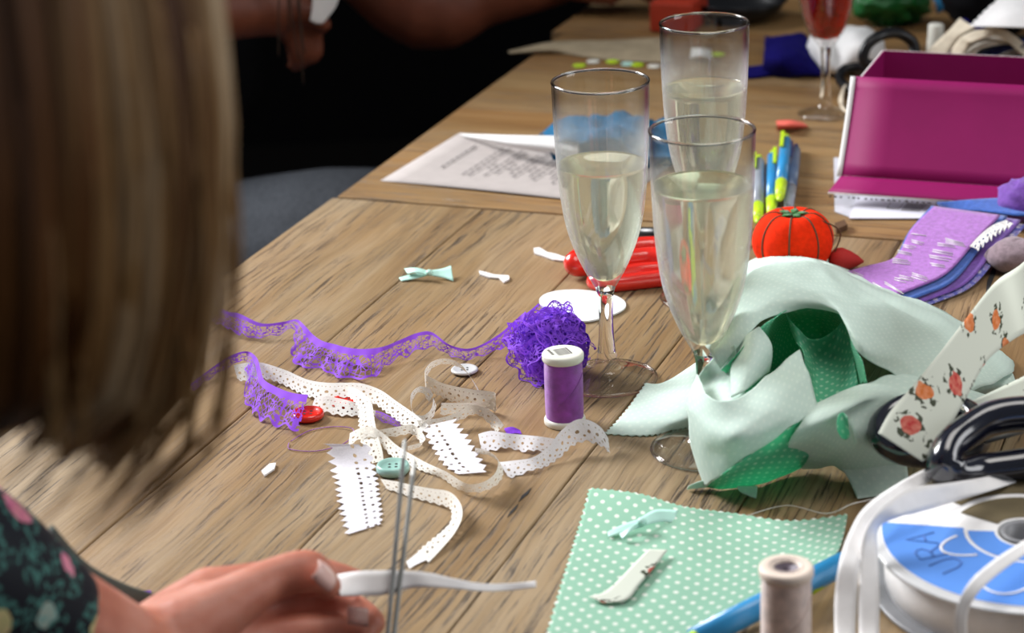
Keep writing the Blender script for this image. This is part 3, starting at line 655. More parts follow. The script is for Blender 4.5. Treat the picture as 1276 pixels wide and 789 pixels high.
for rows, mt, lb, so in tapes:
    m = ribbon(rows, 7); tag(obj('tape' if mt is CREAM else 'trim', m, mt, None, True, [('SOLIDIFY', dict(thickness=so))] if so else []), lb, 'ribbon', 'ribbons behind the box')
crumple('fabric_pile', T(1260, 72, .014), .07, .04, .016, .006, 2.2, BLACKF, 'dark fabric pile supporting the tapes behind the magenta box', 'fabric', 2)
def pinked(poly_rows, name, mat, label, cat, teeth=.0042):
    pass
m = M(); rows = patch([[(1276, -24, .075), (1300, -24, .075), (1330, -20, .07)], [(1235, 8, .072), (1262, 6, .080), (1320, 10, .075)], [(1212, 33, .066), (1250, 34, .068), (1320, 36, .066)]], 9)
for i in range(len(rows)):
    if i % 2: rows[i][0] = rows[i][0] + (rows[i][0] - rows[i][4]).normalized() * .0045
m.grid(rows); tag(obj('fabric_offcut', m, SATW, None, True, [('SOLIDIFY', dict(thickness=.0006))]), 'white pinked-edge fabric offcut at the top right corner', 'fabric')

# ------------------------------------------------------------------ pens
def pen(a, b, parts, label, clip=None, r=.0045, group='ballpoint pens'):
    a, b = Vector(a), Vector(b); t = thing('pen', Vector((a.x, a.y, min(a.z, b.z) - r)), label, 'pen', group)
    for nm, f0, f1, r0, r1, mt in parts:
        m = M(); m.tube([a.lerp(b, f0), a.lerp(b, (f0 + f1) / 2), a.lerp(b, f1)], [r * r0, r * (r0 + r1) / 2 * 1.02, r * r1], 14); obj(nm, m, mt, t)
    if clip:
        d = (b - a).normalized(); s = d.cross(Z3).normalized(); up = s.cross(d)
        p0 = a.lerp(b, .97) + up * r * 1.25; p1 = a.lerp(b, .72) + up * r * 1.3
        m = M(); m.box((p0 + p1) / 2 + s * r * clip[1], (p1 - p0).length, .003, .0016, d, s, up); obj('clip', m, clip[0], t, False, [('BEVEL', dict(width=.0005, segments=2))])
PB = [('tip', 0, .05, .25, .7, LIME), ('grip', .05, .26, .8, 1.05, LIME), ('barrel', .26, .92, 1.0, 1.0, BLUEP), ('button', .92, 1, .7, .55, LIME)]
pen(T(961, 272, .005), T(963, 190, .005), PB, 'blue pen with lime grip lying left under the upper pen', (LIME, .4))
pen(T(971, 250, .013), T(980, 170, .013), PB, 'blue pen with lime grip lying on top of the pen group', (LIME, -.6))
pen(T(982, 264, .005), T(992, 182, .005), [('tip', 0, .06, .25, .7, GREYP), ('grip', .06, .34, .8, 1.0, GREYP), ('barrel', .34, .92, 1, 1, plain('slate_pen', (.12, .18, .30), .3)), ('button', .92, 1, .7, .5, NAVYPN)], 'slate and navy pen on the right of the pen group', (NAVYPN, -.8))
pen(T(944, 278, .005), T(946, 196, .005), [('tip', 0, .05, .25, .7, LIME), ('grip', .05, .24, .8, 1.05, LIME), ('barrel', .24, .92, 1, 1, GREYP), ('button', .92, 1, .7, .55, LIME)], 'grey pen with lime grip half hidden behind the front flute', (LIME, -.8))
pen(T(850, 806, .006), T(1052, 702, .012), [('tip', 0, .08, .3, .8, LIME), ('barrel', .08, 1, 1, 1, BLUEP)], 'blue pen lying on the flat mint polka dot cloth', None, .0062)
m = M(); a = T(1010, 736, .008); b_ = T(1060, 705, .008); m.tube([a, b_], .0026, 8); tag(obj('pencil', m, LIME), 'lime green stick beside the blue pen under the ribbon loops', 'pencil')

# ------------------------------------------------------------------ pumpkin pincushion
c = T(988, 299, .023); t = thing('pincushion', Vector((c.x, c.y, TZ + .0004)), 'red tomato pincushion with brown seams and strawberry emery', 'pincushion')
Rp, Hp, NS = .0292, .0228, 8
def pump(th, a):
    s = math.sin(th); lobes = 1 - .055 * abs(math.cos(a * NS / 2 + .9)) ** 6 * s
    z = math.cos(th); r = Rp * s ** .8 * lobes; zz = Hp * z - (.006 * math.exp(-(s / .28) ** 2) if z > 0 else 0)
    return Vector((r * math.cos(a), r * math.sin(a), zz))
m = M(); rows = [[c + pump(.002 + (math.pi - .004) * i / 28, 2 * math.pi * k / 64) for k in range(65)] for i in range(29)]; m.grid(rows); obj('cushion', m, REDF, t)
for k in range(NS):
    a = (math.pi * (2 * k + 0) / NS) * 1.0 - .9 * 2 / NS
    m = M(); m.tube([c + pump(.05 + 2.9 * i / 20, a) * 1.006 for i in range(21)], .0007, 6); obj('seam_cord', m, BROWNC, t)
m = M()
for k in range(5):
    a = 2 * math.pi * k / 5; p = c + Vector((0, 0, Hp - .0045)); d = Vector((math.cos(a), math.sin(a), 0)); s = Vector((-d.y, d.x, 0))
    m.add([p, p + d * .006 + s * .003 + Z3 * .0014, p + d * .011 + Z3 * .0012, p + d * .006 - s * .003 + Z3 * .0014], [(0, 1, 2, 3)])
obj('leaf_top', m, GREENF, t, True, [('SOLIDIFY', dict(thickness=.0008))])
a = T(1036, 322, .010); b_ = T(1076, 326, .005); m = M(); m.tube([a + (b_ - a) * f for f in (-.05, .1, .3, .55, .8, 1)], [.003, .0075, .0085, .0068, .004, .0008], 16, rnd=False); eo = obj('strawberry_emery', m, plain('dark_red_velvet', (.42, .012, .008), .8), t)
m = M(); m.tube(cr([c + Vector((.01, -.01, .02)), c + Vector((.032, -.008, .008)), a], 6), .0006, 5); obj('hanging_cord', m, BROWNC, t)
m = M(); m.prism([T(1040, 284, .001), T(1052, 280, .001), T(1056, 286, .001), T(1042, 292, .001)], .004); tag(obj('wood_chip', m, BROWNC, None, False), 'dark twig scrap on the table right of the tomato pincushion', 'scrap')

# ------------------------------------------------------------------ needle book
def leafp(dx, dy, dz, g=0):
    L = [(1164 - g, 259 - g * .6), (1136 - g, 287), (1116 - g, 322), (1078 - g, 334), (1036 - g, 346)]
    Rr = [(1246 + g, 270 - g * .3), (1214 + g, 304 + g * .3), (1180 + g, 341 + g), (1140 + g, 360 + g), (1092 + g * .6, 377 + g)]
    Z = [.016, .013, .0075, .006, .004]
    return patch([[(a[0] + (b[0] - a[0]) * k / 3 + dx, a[1] + (b[1] - a[1]) * k / 3 + dy, max(z + dz, .0004)) for k in range(4)] for a, b, z in zip(L, Rr, Z)], 5)
nb = T(1140, 340); t = thing('needle_book', nb, 'open lilac and blue felt needle book full of pins', 'needle book')
m = M(); m.grid(leafp(0, 0, .003)); top = leafp(0, 0, .003); obj('lilac_page', m, PURF, t, True, [('SOLIDIFY', dict(thickness=.0014, offset=-1))])
m = M(); m.grid(leafp(3, 3, .000, 6)); obj('blue_page', m, BLUF, t, True, [('SOLIDIFY', dict(thickness=.0014, offset=-1))])
m = M(); m.grid(leafp(22, 7, -.0025, 4)); obj('violet_page', m, PURD, t, True, [('SOLIDIFY', dict(thickness=.0012, offset=-1))])
m = M(); m.grid(leafp(30, 12, -.0045, 3)); obj('cover', m, floral('blue_print_cover', (.12, .12, .42), 160, [(.6, .6, .75), (.15, .15, .5)], (.5, .5, .7), .3).mat, t, True, [('SOLIDIFY', dict(thickness=.0008, offset=-1))])
def onpage(px, py): # height of the lilac page along the ray: nearest grid point
    best = None
    for r in top:
        for p in r:
            for _ in (0,):
                v = MC.transposed() @ (p - Vector((0, 0, CZ))); X = 638 + F * v.x / -v.z; Y = 394.5 - F * v.y / -v.z; d = (X - px) ** 2 + (Y - py) ** 2
                if best is None or d < best[0]: best = (d, p.z)
    return T(px, py, best[1] - TZ + .0012)
groups = [(1136, 291, 1154, 294, 1), (1136, 299, 1151, 303, 2), (1126, 305, 1140, 308, 2), (1118, 312, 1136, 316, 2), (1112, 322, 1133, 325, 3), (1168, 303, 1190, 306, 2), (1178, 297, 1202, 303, 3), (1162, 311, 1186, 316, 2), (1158, 318, 1184, 323, 2), (1160, 328, 1178, 331, 2), (1044, 340, 1062, 348, 3), (1062, 338, 1074, 344, 2), (1114, 346, 1130, 350, 2), (1120, 343, 1138, 348, 2), (1136, 340, 1156, 346, 3), (1082, 358, 1096, 366, 3), (1088, 352, 1104, 362, 3), (1102, 351, 1124, 364, 2)]
rnd = random.Random(3)
for x0, y0, x1, y1, n in groups:
    m = M()
    for k in range(n):
        o = k * 2.4
        pa = onpage(x0, y0 + o); pb = onpage(x1, y1 + o); zz = (pa.z + pb.z) / 2 - TZ + .0004; m.tube([T(x0 + rnd.uniform(-1, 1), y0 + o, zz), T(x1 + rnd.uniform(-2, 2), y1 + o, zz)], .00036, 6)
    obj('pin_row', m, PIN, t)
m = ribbon([(1208, 307, .018, 1218, 310, .018), (1222, 292, .021, 1234, 298, .020), (1238, 280, .022, 1250, 288, .021), (1254, 274, .022, 1262, 282, .020)], 8, 6, .003, 900); tag(obj('lace_scrap', m, LW), 'frayed white lace scrap on the right edge of the needle book', 'lace')
m = M(); m.grid(patch([[(1168, 252, .010), (1215, 250, .016), (1262, 248, .018), (1300, 250, .018)], [(1176, 262, .004), (1220, 264, .012), (1268, 270, .014), (1300, 268, .014)]], 5)); tag(obj('felt_sheet', m, BLUF, None, True, [('SOLIDIFY', dict(thickness=.0014))]), 'blue felt sheet between the magenta flap and the needle book', 'felt')
crumple('felt_ball', T(1280, 250, .018), .022, .02, .016, .004, 3, PURD, 'violet felt bundle at the right edge under the box flap', 'felt', 6, 24)
crumple('felt_ball', T(1268, 318, .012), .022, .016, .012, .002, 2, GREYPK, 'grey pink felted pebble right of the needle book', 'felt', 9, 24)

# ------------------------------------------------------------------ table bits
def scissor_loop(pts, r, n=6, flat=(1, 1)):
    m = M(); m.tube(ring_px(pts, n), r, 12, True, flat=flat); return m
t = thing('scissors', T(765, 345), 'small red handled scissors lying behind the left flute', 'scissors')
obj('handle', scissor_loop([(717, 326, .012), (735, 316, .012), (775, 311, .013), (812, 308, .013), (838, 310, .013), (836, 320, .011), (806, 322, .009), (768, 326, .009), (735, 330, .009), (719, 331, .010)], .0080), REDP, t)
obj('handle', scissor_loop([(742, 350, .006), (765, 344, .008), (800, 338, .008), (838, 336, .008), (848, 340, .006), (836, 345, .006), (806, 349, .0055), (770, 353, .0055), (748, 353, .006)], .0062), REDP, t)
m = M(); a = T(795, 291, .010); m.tube([a, T(830, 293, .010), T(870, 300, .009)], [.0052, .006, .005], 10); obj('pivot', m, BLACKP, t)
m = M(); m.tube([T(868, 300, .008), T(890, 292, .008), T(925, 278, .006)], [.006, .005, .0008], 8, flat=(.25, 1)); obj('blade', m, STEEL, t)
m = M(); pts = [(672, 378), (678, 369), (696, 364), (722, 363), (748, 366), (766, 370), (778, 377), (779, 385), (768, 392), (750, 398), (728, 402), (704, 398), (684, 391)]
pts = cr([T(x, y, .0008) for x, y in pts], 4, True); m.prism(list(reversed(pts)), .0012); tag(obj('card_oval', m, WHITE, None, False), 'white rounded card oval behind the left flute stem', 'card')
for nm, pts_, lb in (('fabric_scrap', [(665, 311), (672, 310), (682, 316), (692, 318), (704, 322), (706, 327), (690, 325), (676, 320), (666, 317)], 'frayed white scrap left of the red scissors'), ('fabric_scrap', [(597, 339), (606, 341), (616, 344), (634, 345), (635, 349), (628, 353), (622, 348), (610, 347), (598, 343)], 'frayed white scrap right of the loose mint bow'), ('fabric_scrap', [(326, 589), (336, 580), (344, 579), (342, 586), (330, 594)], 'tiny white scrap near the hair tips at left')):
    m = M(); m.prism([T(x, y, .0005) for x, y in reversed(pts_)], .0012); o = obj(nm, m, SATW, None, False); tag(o, lb, 'scrap', 'white scraps')
def bow(rows_list, mat, label, knot=None):
    t = thing('bow', T(*knot), label, 'bow')
    for r in rows_list: m = ribbon(r, 6); obj('tail', m, mat, t, True, [('SOLIDIFY', dict(thickness=.0004))])
    m = M(); m.ell(T(*knot), .0028, .0028, .0024, 12, 8); obj('knot', m, mat, t)
bow([[(497, 346, .001, 500, 350, .001), (515, 341, .004, 518, 347, .002), (534, 337, .006, 534, 343, .004)], [(534, 337, .006, 534, 343, .003), (550, 335, .006, 552, 346, .002), (562, 331, .007, 565, 350, .001)], [(534, 338, .006, 532, 344, .004), (518, 334, .008, 520, 340, .006), (504, 335, .006, 508, 342, .004)]], MINTR, 'loose mint satin bow near the table edge', (535, 340, .006))
def button(px, py, r, th, mat, label, holes=4, tilt=None):
    b = T(px, py, .0006); m = M(); ax = tilt or Z3
    m.lathe([(.0001, 0), (r * .85, 0), (r, th * .35), (r, th * .7), (r * .93, th), (r * .80, th * 1.02), (r * .70, th * .82), (.0001, th * .80)], b, 32, ax)
    for k in range(holes):
        a = math.pi / 4 + k * math.pi / 2; m.lathe([(.0001, .0002), (r * .09, .0002)], b + Vector((r * .28 * math.cos(a), r * .28 * math.sin(a), th * .80)), 10, ax, 1)
    return tag(obj('button', m, [mat, DARK]), label, 'button', 'sewing buttons')
button(490, 589, .0098, .0055, MINTB, 'mint green four-hole button on the cream lace')
button(579, 463, .0088, .0022, CLEARW, 'translucent grey button behind the cream lace loop')
button(384, 521, .0100, .0045, REDP, 'red button partly under the purple lace ruffle')
button(431, 505, .0090, .0040, REDP, 'red button glimpsed beneath the white crochet lace')

# ------------------------------------------------------------------ purple lace
m = ribbon([(236, 366, .010, 240, 388, .004), (280, 387, .012, 289, 414, .003), (298, 391, .013, 302, 419, .003), (326, 403, .010, 320, 423, .002), (353, 401, .010, 345, 418, .003), (369, 398, .012, 366, 412, .006), (378, 404, .013, 366, 426, .006), (390, 417, .010, 362, 444, .002), (402, 425, .010, 372, 460, .001), (417, 429, .010, 398, 462, .001), (432, 433, .010, 418, 473, .001), (449, 435, .010, 442, 475, .001), (466, 434, .010, 464, 474, .001), (481, 431, .010, 482, 456, .002), (500, 423, .011, 503, 446, .003), (520, 415, .012, 520, 440, .004), (538, 414, .012, 540, 433, .005), (561, 430, .008, 557, 443, .001), (588, 434, .007, 580, 449, .001), (620, 418, .012, 612, 441, .002), (643, 398, .018, 642, 428, .006), (655, 388, .022, 660, 420, .014)], 6, 8, .0018, 420)
lt = obj('lace_trim', m, LP); tag(lt, 'long purple net lace trailing left from the purple lace ball', 'lace')
m = ribbon([(236, 480, .002, 240, 488, .001), (262, 460, .006, 268, 468, .002), (288, 443, .012, 290, 456, .006), (308, 438, .014, 304, 450, .008), (320, 446, .013, 306, 474, .006), (325, 462, .011, 303, 496, .002), (330, 474, .010, 312, 515, .001), (348, 484, .010, 324, 524, .002), (366, 490, .010, 346, 533, .002), (384, 492, .010, 370, 540, .003)], 8, 8, .0015, 380)
tag(obj('lace_trim', m, LP), 'short purple net lace curling over the red button', 'lace')
m = ribbon([(464, 511, .003, 470, 522, .001), (476, 514, .004, 480, 528, .001), (488, 520, .004, 492, 531, .001), (498, 527, .003, 500, 532, .001)], 6, 4); tag(obj('lace_trim', m, LPB), 'purple lace scrap under the white crochet tangle', 'lace')
m = ribbon([(628, 534, .001, 632, 542, .001), (638, 532, .003, 642, 540, .001), (648, 536, .001, 650, 541, .001)], 5, 3); tag(obj('lace_trim', m, PURC), 'tiny purple lace end beside the right white lace strips', 'lace')
m = ribbon([(146, 744, .003, 148, 760, .001), (158, 738, .008, 162, 762, .001), (172, 736, .008, 176, 760, .001), (188, 736, .004, 192, 756, .001)], 5, 4, .001, 500); tag(obj('lace_trim', m, LPB), 'purple lace scrap at the table edge beside the wrist', 'lace')
bc = T(688, 430, .022); t = thing('lace_ball', Vector((bc.x, bc.y, TZ + .0004)), 'crumpled ball of purple net lace beside the left flute foot', 'lace')
m = M(); m.ell(bc, .020, .018, .021, 40, 30)
for i, v in enumerate(m.v):
    d = v - bc; n_ = d.normalized(); v = v + n_ * (noise.noise(n_ * 3.1) * .004 + abs(noise.noise(n_ * 7)) * .003); v.z = max(v.z, TZ + .0005); m.v[i] = v
obj('wound_core', m, PURC, t)
rnd = random.Random(12)
for k in range(15):
    ax_ = Vector((rnd.uniform(-1, 1), rnd.uniform(-1, 1), rnd.uniform(-1, 1))).normalized(); e1 = ax_.orthogonal().normalized(); e2 = ax_.cross(e1)
    off = rnd.uniform(-.010, .010); rad = math.sqrt(max(.0218 ** 2 - off ** 2, 1e-6)); a0 = rnd.uniform(0, 6.28); span = rnd.uniform(2.2, 4.2); rows = []; uvs = []
    for i in range(41):
        a = a0 + span * i / 40; d = e1 * math.cos(a) + e2 * math.sin(a); row = []
        for j in range(6):
            vv = j / 5; p = bc + ax_ * (off + (vv - .3) * .017) + d * (rad + vv * vv * .0035 + .0016 * vv * math.sin(a * 9 + k) + noise.noise(d * 4 + ax_ * k) * .0035)
            p.z = max(p.z, TZ + .0006); row.append(p); uvs.append((a * rad, vv))
        rows.append(row)
    m = M(); m.grid(rows, uvs); obj('lace_wrap', m, LPB, t)

# ------------------------------------------------------------------ white and cream lace tangle
def lace(rows, mat, label, n=7, ruf=0, rf=300, name='lace_trim'):
    m = ribbon(rows, n, 5, ruf, rf); return tag(obj(name, m, mat), label, 'lace', 'white and cream lace tangle')
lace([(291, 455, .010, 296, 474, .002), (308, 452, .011, 310, 477, .002), (326, 452, .010, 328, 473, .002), (355, 461, .009, 352, 480, .001), (383, 473, .008, 378, 493, .001), (408, 477, .009, 402, 499, .002), (430, 477, .010, 428, 496, .004), (451, 478, .011, 448, 496, .005), (474, 486, .010, 464, 503, .004), (494, 500, .009, 480, 514, .003), (517, 516, .008, 502, 531, .002), (534, 530, .006, 522, 543, .001)], LW, 'thick white crochet lace running from the purple curl to the tangle centre')
lace([(392, 497, .006, 388, 508, .002), (405, 494, .008, 400, 513, .002), (425, 497, .007, 424, 519, .001), (447, 503, .006, 448, 520, .001), (468, 512, .005, 466, 526, .001)], LW, 'short white crochet strip lying over the hidden red button')
lace([(428, 480, .013, 432, 494, .008), (446, 486, .014, 440, 500, .010), (462, 500, .013, 446, 512, .010), (466, 520, .011, 446, 530, .009), (470, 540, .008, 448, 548, .006), (476, 560, .004, 456, 566, .003), (478, 574, .001, 462, 578, .001)], LC, 'cream crochet strip dropping forward toward the pinked white piece')
lace([(436, 540, .006, 434, 556, .002), (448, 534, .010, 450, 548, .006), (464, 532, .011, 468, 546, .007), (480, 542, .008, 476, 556, .003), (496, 556, .005, 490, 571, .001), (528, 575, .004, 522, 586, .001), (556, 588, .007, 548, 595, .001), (582, 603, .009, 574, 612, .001), (604, 600, .012, 602, 613, .002), (618, 588, .013, 624, 600, .003), (620, 572, .013, 626, 582, .004), (608, 562, .012, 610, 568, .004), (592, 558, .009, 592, 566, .003)], LC, 'cream lace loop sweeping right around the lower pinked white piece')
lace([(400, 553, .012, 460, 554, .010), (404, 556, .010, 462, 557, .009), (410, 580, .003, 468, 580, .003), (416, 605, .001, 472, 602, .001), (422, 640, .001, 476, 630, .001), (430, 667, .001, 478, 652, .001)], LE, 'pinked white cotton strip with lace edge hanging at front left', 8)
lace([(569, 522, .010, 526, 532, .004), (578, 534, .008, 532, 548, .003), (590, 552, .006, 542, 566, .002), (602, 572, .004, 554, 582, .001), (610, 588, .002, 570, 591, .001)], LE, 'pinked white cotton strip with lace edge in the tangle middle', 8)
lace([(597, 490, .006, 602, 496, .001), (586, 470, .014, 592, 478, .006), (574, 454, .018, 578, 462, .010), (556, 447, .020, 558, 454, .012), (538, 451, .019, 538, 460, .010), (529, 464, .018, 530, 482, .006), (540, 472, .016, 540, 490, .003), (556, 479, .015, 560, 500, .001), (586, 485, .014, 588, 508, .001), (612, 488, .015, 614, 513, .001), (617, 492, .014, 618, 512, .001), (606, 500, .008, 606, 512, .001), (580, 502, .008, 580, 516, .001), (550, 502, .008, 548, 518, .001)], LC, 'tall cream lace loop standing at the back of the tangle')
lace([(540, 492, .012, 534, 502, .006), (534, 484, .016, 528, 492, .010), (522, 482, .016, 520, 490, .010), (512, 492, .013, 513, 505, .006), (514, 512, .008, 518, 526, .002), (526, 518, .006, 530, 528, .001), (537, 510, .010, 540, 520, .004), (540, 496, .014, 544, 506, .008)], LW, 'small white lace ring curled at the tangle centre')
lace([(520, 524, .008, 524, 536, .002), (548, 521, .008, 550, 530, .003), (570, 514, .010, 574, 524, .004), (586, 505, .013, 590, 517, .006), (604, 508, .013, 600, 520, .006), (618, 518, .009, 610, 530, .002), (628, 530, .004, 618, 540, .001)], LC, 'cream lace arc reaching right of the tangle centre')
lace([(472, 536, .007, 474, 546, .002), (494, 532, .008, 496, 544, .003), (516, 530, .007, 514, 542, .002), (530, 548, .004, 524, 556, .001), (508, 556, .005, 508, 562, .001)], LC, 'short cream lace bridge across the tangle centre')
lace([(596, 541, .005, 600, 562, .001), (612, 537, .008, 616, 562, .001), (632, 540, .008, 636, 560, .001), (652, 542, .007, 656, 564, .001), (672, 544, .007, 676, 563, .001), (692, 547, .006, 696, 560, .001)], LE2, 'upper flat white lace strip pointing to the purple spool', 7, .0012, 300)
lace([(622, 576, .004, 634, 596, .001), (640, 574, .005, 648, 592, .001), (664, 570, .006, 676, 584, .001), (684, 556, .008, 694, 574, .001), (698, 538, .014, 710, 560, .004), (716, 524, .019, 726, 552, .006), (732, 523, .019, 742, 554, .005), (748, 532, .014, 754, 560, .003), (758, 546, .006, 762, 566, .001)], LE2, 'wavy white lace strip in front of the purple spool foot', 7, .001, 250)
lace([(474, 597, .004, 482, 610, .001), (494, 600, .005, 498, 615, .001), (515, 605, .006, 518, 622, .001), (538, 609, .007, 540, 628, .001), (560, 613, .009, 558, 633, .002), (573, 626, .009, 562, 640, .002), (576, 643, .007, 560, 652, .001), (568, 662, .004, 550, 662, .001), (552, 682, .002, 537, 672, .001), (534, 701, .001, 520, 686, .001)], LC, 'cream lace tail curving forward to the scissors')
m = ribbon([(526, 684, .0015, 533, 697, .001), (516, 692, .002, 520, 703, .001), (506, 700, .002, 510, 709, .001)], 5); tag(obj('ribbon', m, SATW), 'short white satin tail at the end of the front cream lace', 'ribbon')
m = M(); pth = cr([T(360, 552, .0008), T(362, 560, .0008), T(395, 562, .0008), T(430, 552, .0010), T(440, 535, .002), T(415, 532, .0008), T(385, 537, .0008), T(362, 550, .0008)], 8); m.tube(pth, .0003, 5); tag(obj('thread', m, THP), 'loose purple thread loop left of the pinked white strip', 'thread')

# ------------------------------------------------------------------ spools
def spool(base, r, H, body, flange, label, name='thread_spool', barcode=False, hole=False):
    t = thing(name, base, label, 'spool')
    m = M(); m.lathe([(.0001, .0), (r * .95, .0), (r, .0008), (r, .0030), (r * .96, .0042), (r * .85, .0046), (.001, .0046)], base, 40); obj('bottom_flange', m, flange, t)
    prof = [(r * .80, .0042), (r * .905, .0052), (r * .925, H * .5), (r * .905, H - .0058), (r * .80, H - .0048)]; prof = [(p.x, p.y) for p in cr([Vector((a, b, 0)) for a, b in prof], 5)]
    m = M(); m.lathe(prof, base, 48); obj('thread', m, body, t)
    top = [(r * .80, H - .0052), (r * .97, H - .0050), (r, H - .0040), (r, H - .0012), (r * .95, H - .0002), (r * .90, H)]
    top += [(r * .50, H), (r * .47, H - .0008), (r * .46, H - .012)] if hole else [(.0001, H)]
    m = M(); m.lathe(top, base, 40); obj('top_flange', m, flange, t)
    if hole:
        m = M(); m.lathe([(r * .60, H + .0003), (r * .58, H - .0012), (r * .20, H - .0016), (r * .16, H - .006), (.0001, H - .006)], base, 32); obj('bore', m, plain('mauve_grey_cap', (.13, .10, .13), .5, 0, .4, .5, 300), t)
    if barcode:
        m = M(); m.lathe([(r * .84, H + .0001), (.0001, H + .0001)], base, 40); lb = obj('label_disc', m, SPW, t)
        m = M(); rnd = random.Random(1); x = -r * .35
        d1 = Vector((.94, .34, 0)); d2 = Vector((-.34, .94, 0)); cc = Vector(base) + Z3 * (H + .0003)
        while x < r * .35:
            wd = rnd.choice((.0004, .0007, .0010)); p = cc + d1 * x - d2 * r * .42; m.quad(p, p + d1 * wd, p + d1 * wd + d2 * r * .84, p + d2 * r * .84); x += wd + rnd.choice((.0004, .0006))
        for k in range(4): p = cc - d1 * r * .62 + d2 * (r * .4 - k * .0024); m.quad(p, p + d1 * .0016, p + d1 * .0016 + d2 * .0014, p + d2 * .0014)
        obj('barcode', m, INK, lb, False)
    m = M(); pts = [Vector(base) + Vector((r * .94 * math.cos(a), r * .94 * math.sin(a), H * (.34 + .25 * (a + 1.9)))) for a in [-1.9 + .12 * i for i in range(14)]]; m.tube(pts, .00022, 5); obj('thread_end', m, body, t)
spool(T(704, 527), .0126, .0462, THP, SPW, 'purple thread spool with white barcoded cap in the centre', barcode=True)
spool(T(979, 826), .0130, .0520, THB, BEIGE, 'beige thread spool at the bottom edge in front of the pen', hole=True)

# ------------------------------------------------------------------ flat mint cloth
def edge_teeth(rows, sides, amp):
    n = len(rows); mm = len(rows[0])
    if 'l' in sides:
        for i in range(1, n - 1, 2): rows[i][0] = rows[i][0] + (rows[i][0] - rows[i][2]).normalized() * amp
    if 'r' in sides:
        for i in range(1, n - 1, 2): rows[i][-1] = rows[i][-1] + (rows[i][-1] - rows[i][-3]).normalized() * amp
    if 't' in sides:
        for j in range(1, mm - 1, 2): rows[0][j] = rows[0][j] + (rows[0][j] - rows[2][j]).normalized() * amp
    if 'b' in sides:
        for j in range(1, mm - 1, 2): rows[-1][j] = rows[-1][j] + (rows[-1][j] - rows[-3][j]).normalized() * amp
    return rows
net = [[(736, 609, .002), (796, 616, .006), (852, 632, .005), (912, 640, .001), (985, 650, .006), (1056, 642, .010)],
       [(724, 654, .001), (790, 660, .002), (850, 664, .003), (910, 672, .001), (980, 676, .002), (1052, 664, .006)],
       [(712, 694, .001), (780, 700, .001), (846, 706, .002), (908, 710, .001), (976, 706, .001), (1044, 688, .003)],
       [(698, 740, .001), (768, 746, .001), (838, 752, .001), (900, 752, .001), (964, 742, .001), (1022, 716, .002)],
       [(683, 792, .001), (750, 800, .001), (812, 806, .001), (866, 800, .001), (924, 776, .001), (1000, 744, .001)]]
m = M(); m.grid(edge_teeth(patch(net, 14), 'lt', .0016)); tag(obj('fabric_square', m, MINT, None, True, [('SOLIDIFY', dict(thickness=.0006, offset=1))]), 'flat mint polka dot cloth with pinked edges at the bottom centre', 'fabric')
bow([[(757, 663, .003, 758, 669, .003), (778, 653, .006, 782, 662, .004), (800, 646, .008, 802, 656, .006)], [(800, 644, .008, 802, 655, .006), (818, 635, .009, 826, 650, .005), (845, 636, .005, 842, 652, .003)], [(800, 647, .008, 797, 655, .006), (788, 656, .008, 784, 664, .006), (772, 666, .004, 776, 673, .003)]], MINTR, 'mint satin bow pinned on the flat polka dot cloth', (800, 650, .008))
m = ribbon([(808, 685, .006, 832, 686, .005), (789, 704, .005, 815, 708, .004), (770, 724, .0045, 797, 729, .0035), (752, 739, .004, 781, 748, .003), (734, 744, .003, 752, 752, .0025)], 6, 6, metric=True)
tag(obj('ribbon_scrap', m, FLOR, None, True, [('SOLIDIFY', dict(thickness=.0004))]), 'small rose print ribbon scrap on the flat mint cloth', 'ribbon')
m = M(); m.tube(cr([T(930, 643, .004), T(980, 630, .006), T(1030, 640, .012), T(1062, 628, .02), T(1090, 622, .02)], 8), .00018, 5); tag(obj('thread', m, SATW), 'fine pale thread between flat mint cloth and ribbon loops', 'thread')

# ------------------------------------------------------------------ crumpled mint cloth
m = M(); G = 1
def addp(net, mi, n=7, wr=.0012, seed=0, teeth=None):
    r = patch(net, n, wr, seed)
    if teeth: edge_teeth(r, teeth, .0016)
    m.grid(r, None, mi)
# tongue at left
addp([[(806, 477, .004), (824, 478, .006), (846, 466, .010), (866, 452, .016), (884, 440, .022)],
      [(790, 500, .003), (815, 505, .007), (846, 498, .012), (868, 484, .018), (888, 470, .022)],
      [(772, 522, .002), (806, 526, .004), (842, 522, .008), (866, 514, .012), (890, 500, .018)],
      [(756, 540, .001), (802, 542, .001), (836, 536, .002), (866, 530, .004), (892, 524, .006)]], 0, 10, .0006, 1, 'lb')
# back dome (wrong side, pale): from the table behind, over the crest, to the inner rim
addp([[(880, 400, .0), (930, 330, .0), (990, 318, .0), (1030, 326, .0), (1090, 352, .0), (1180, 392, .0), (1262, 452, .0)],
      [(878, 412, .05), (928, 338, .072), (990, 326, .082), (1028, 336, .078), (1088, 372, .066), (1178, 408, .040), (1262, 464, .012)],
      [(880, 430, .062), (922, 362, .082), (978, 348, .088), (1020, 358, .086), (1078, 400, .074), (1150, 432, .050), (1240, 474, .018)],
      [(886, 446, .062), (924, 396, .080), (974, 372, .084), (1030, 378, .083), (1074, 424, .074), (1132, 452, .052), (1200, 490, .022)],
      [(896, 462, .056), (936, 415, .075), (980, 386, .078), (1044, 390, .078), (1070, 440, .068), (1116, 470, .050), (1176, 510, .024)]], 0, 8, .0022, 2)
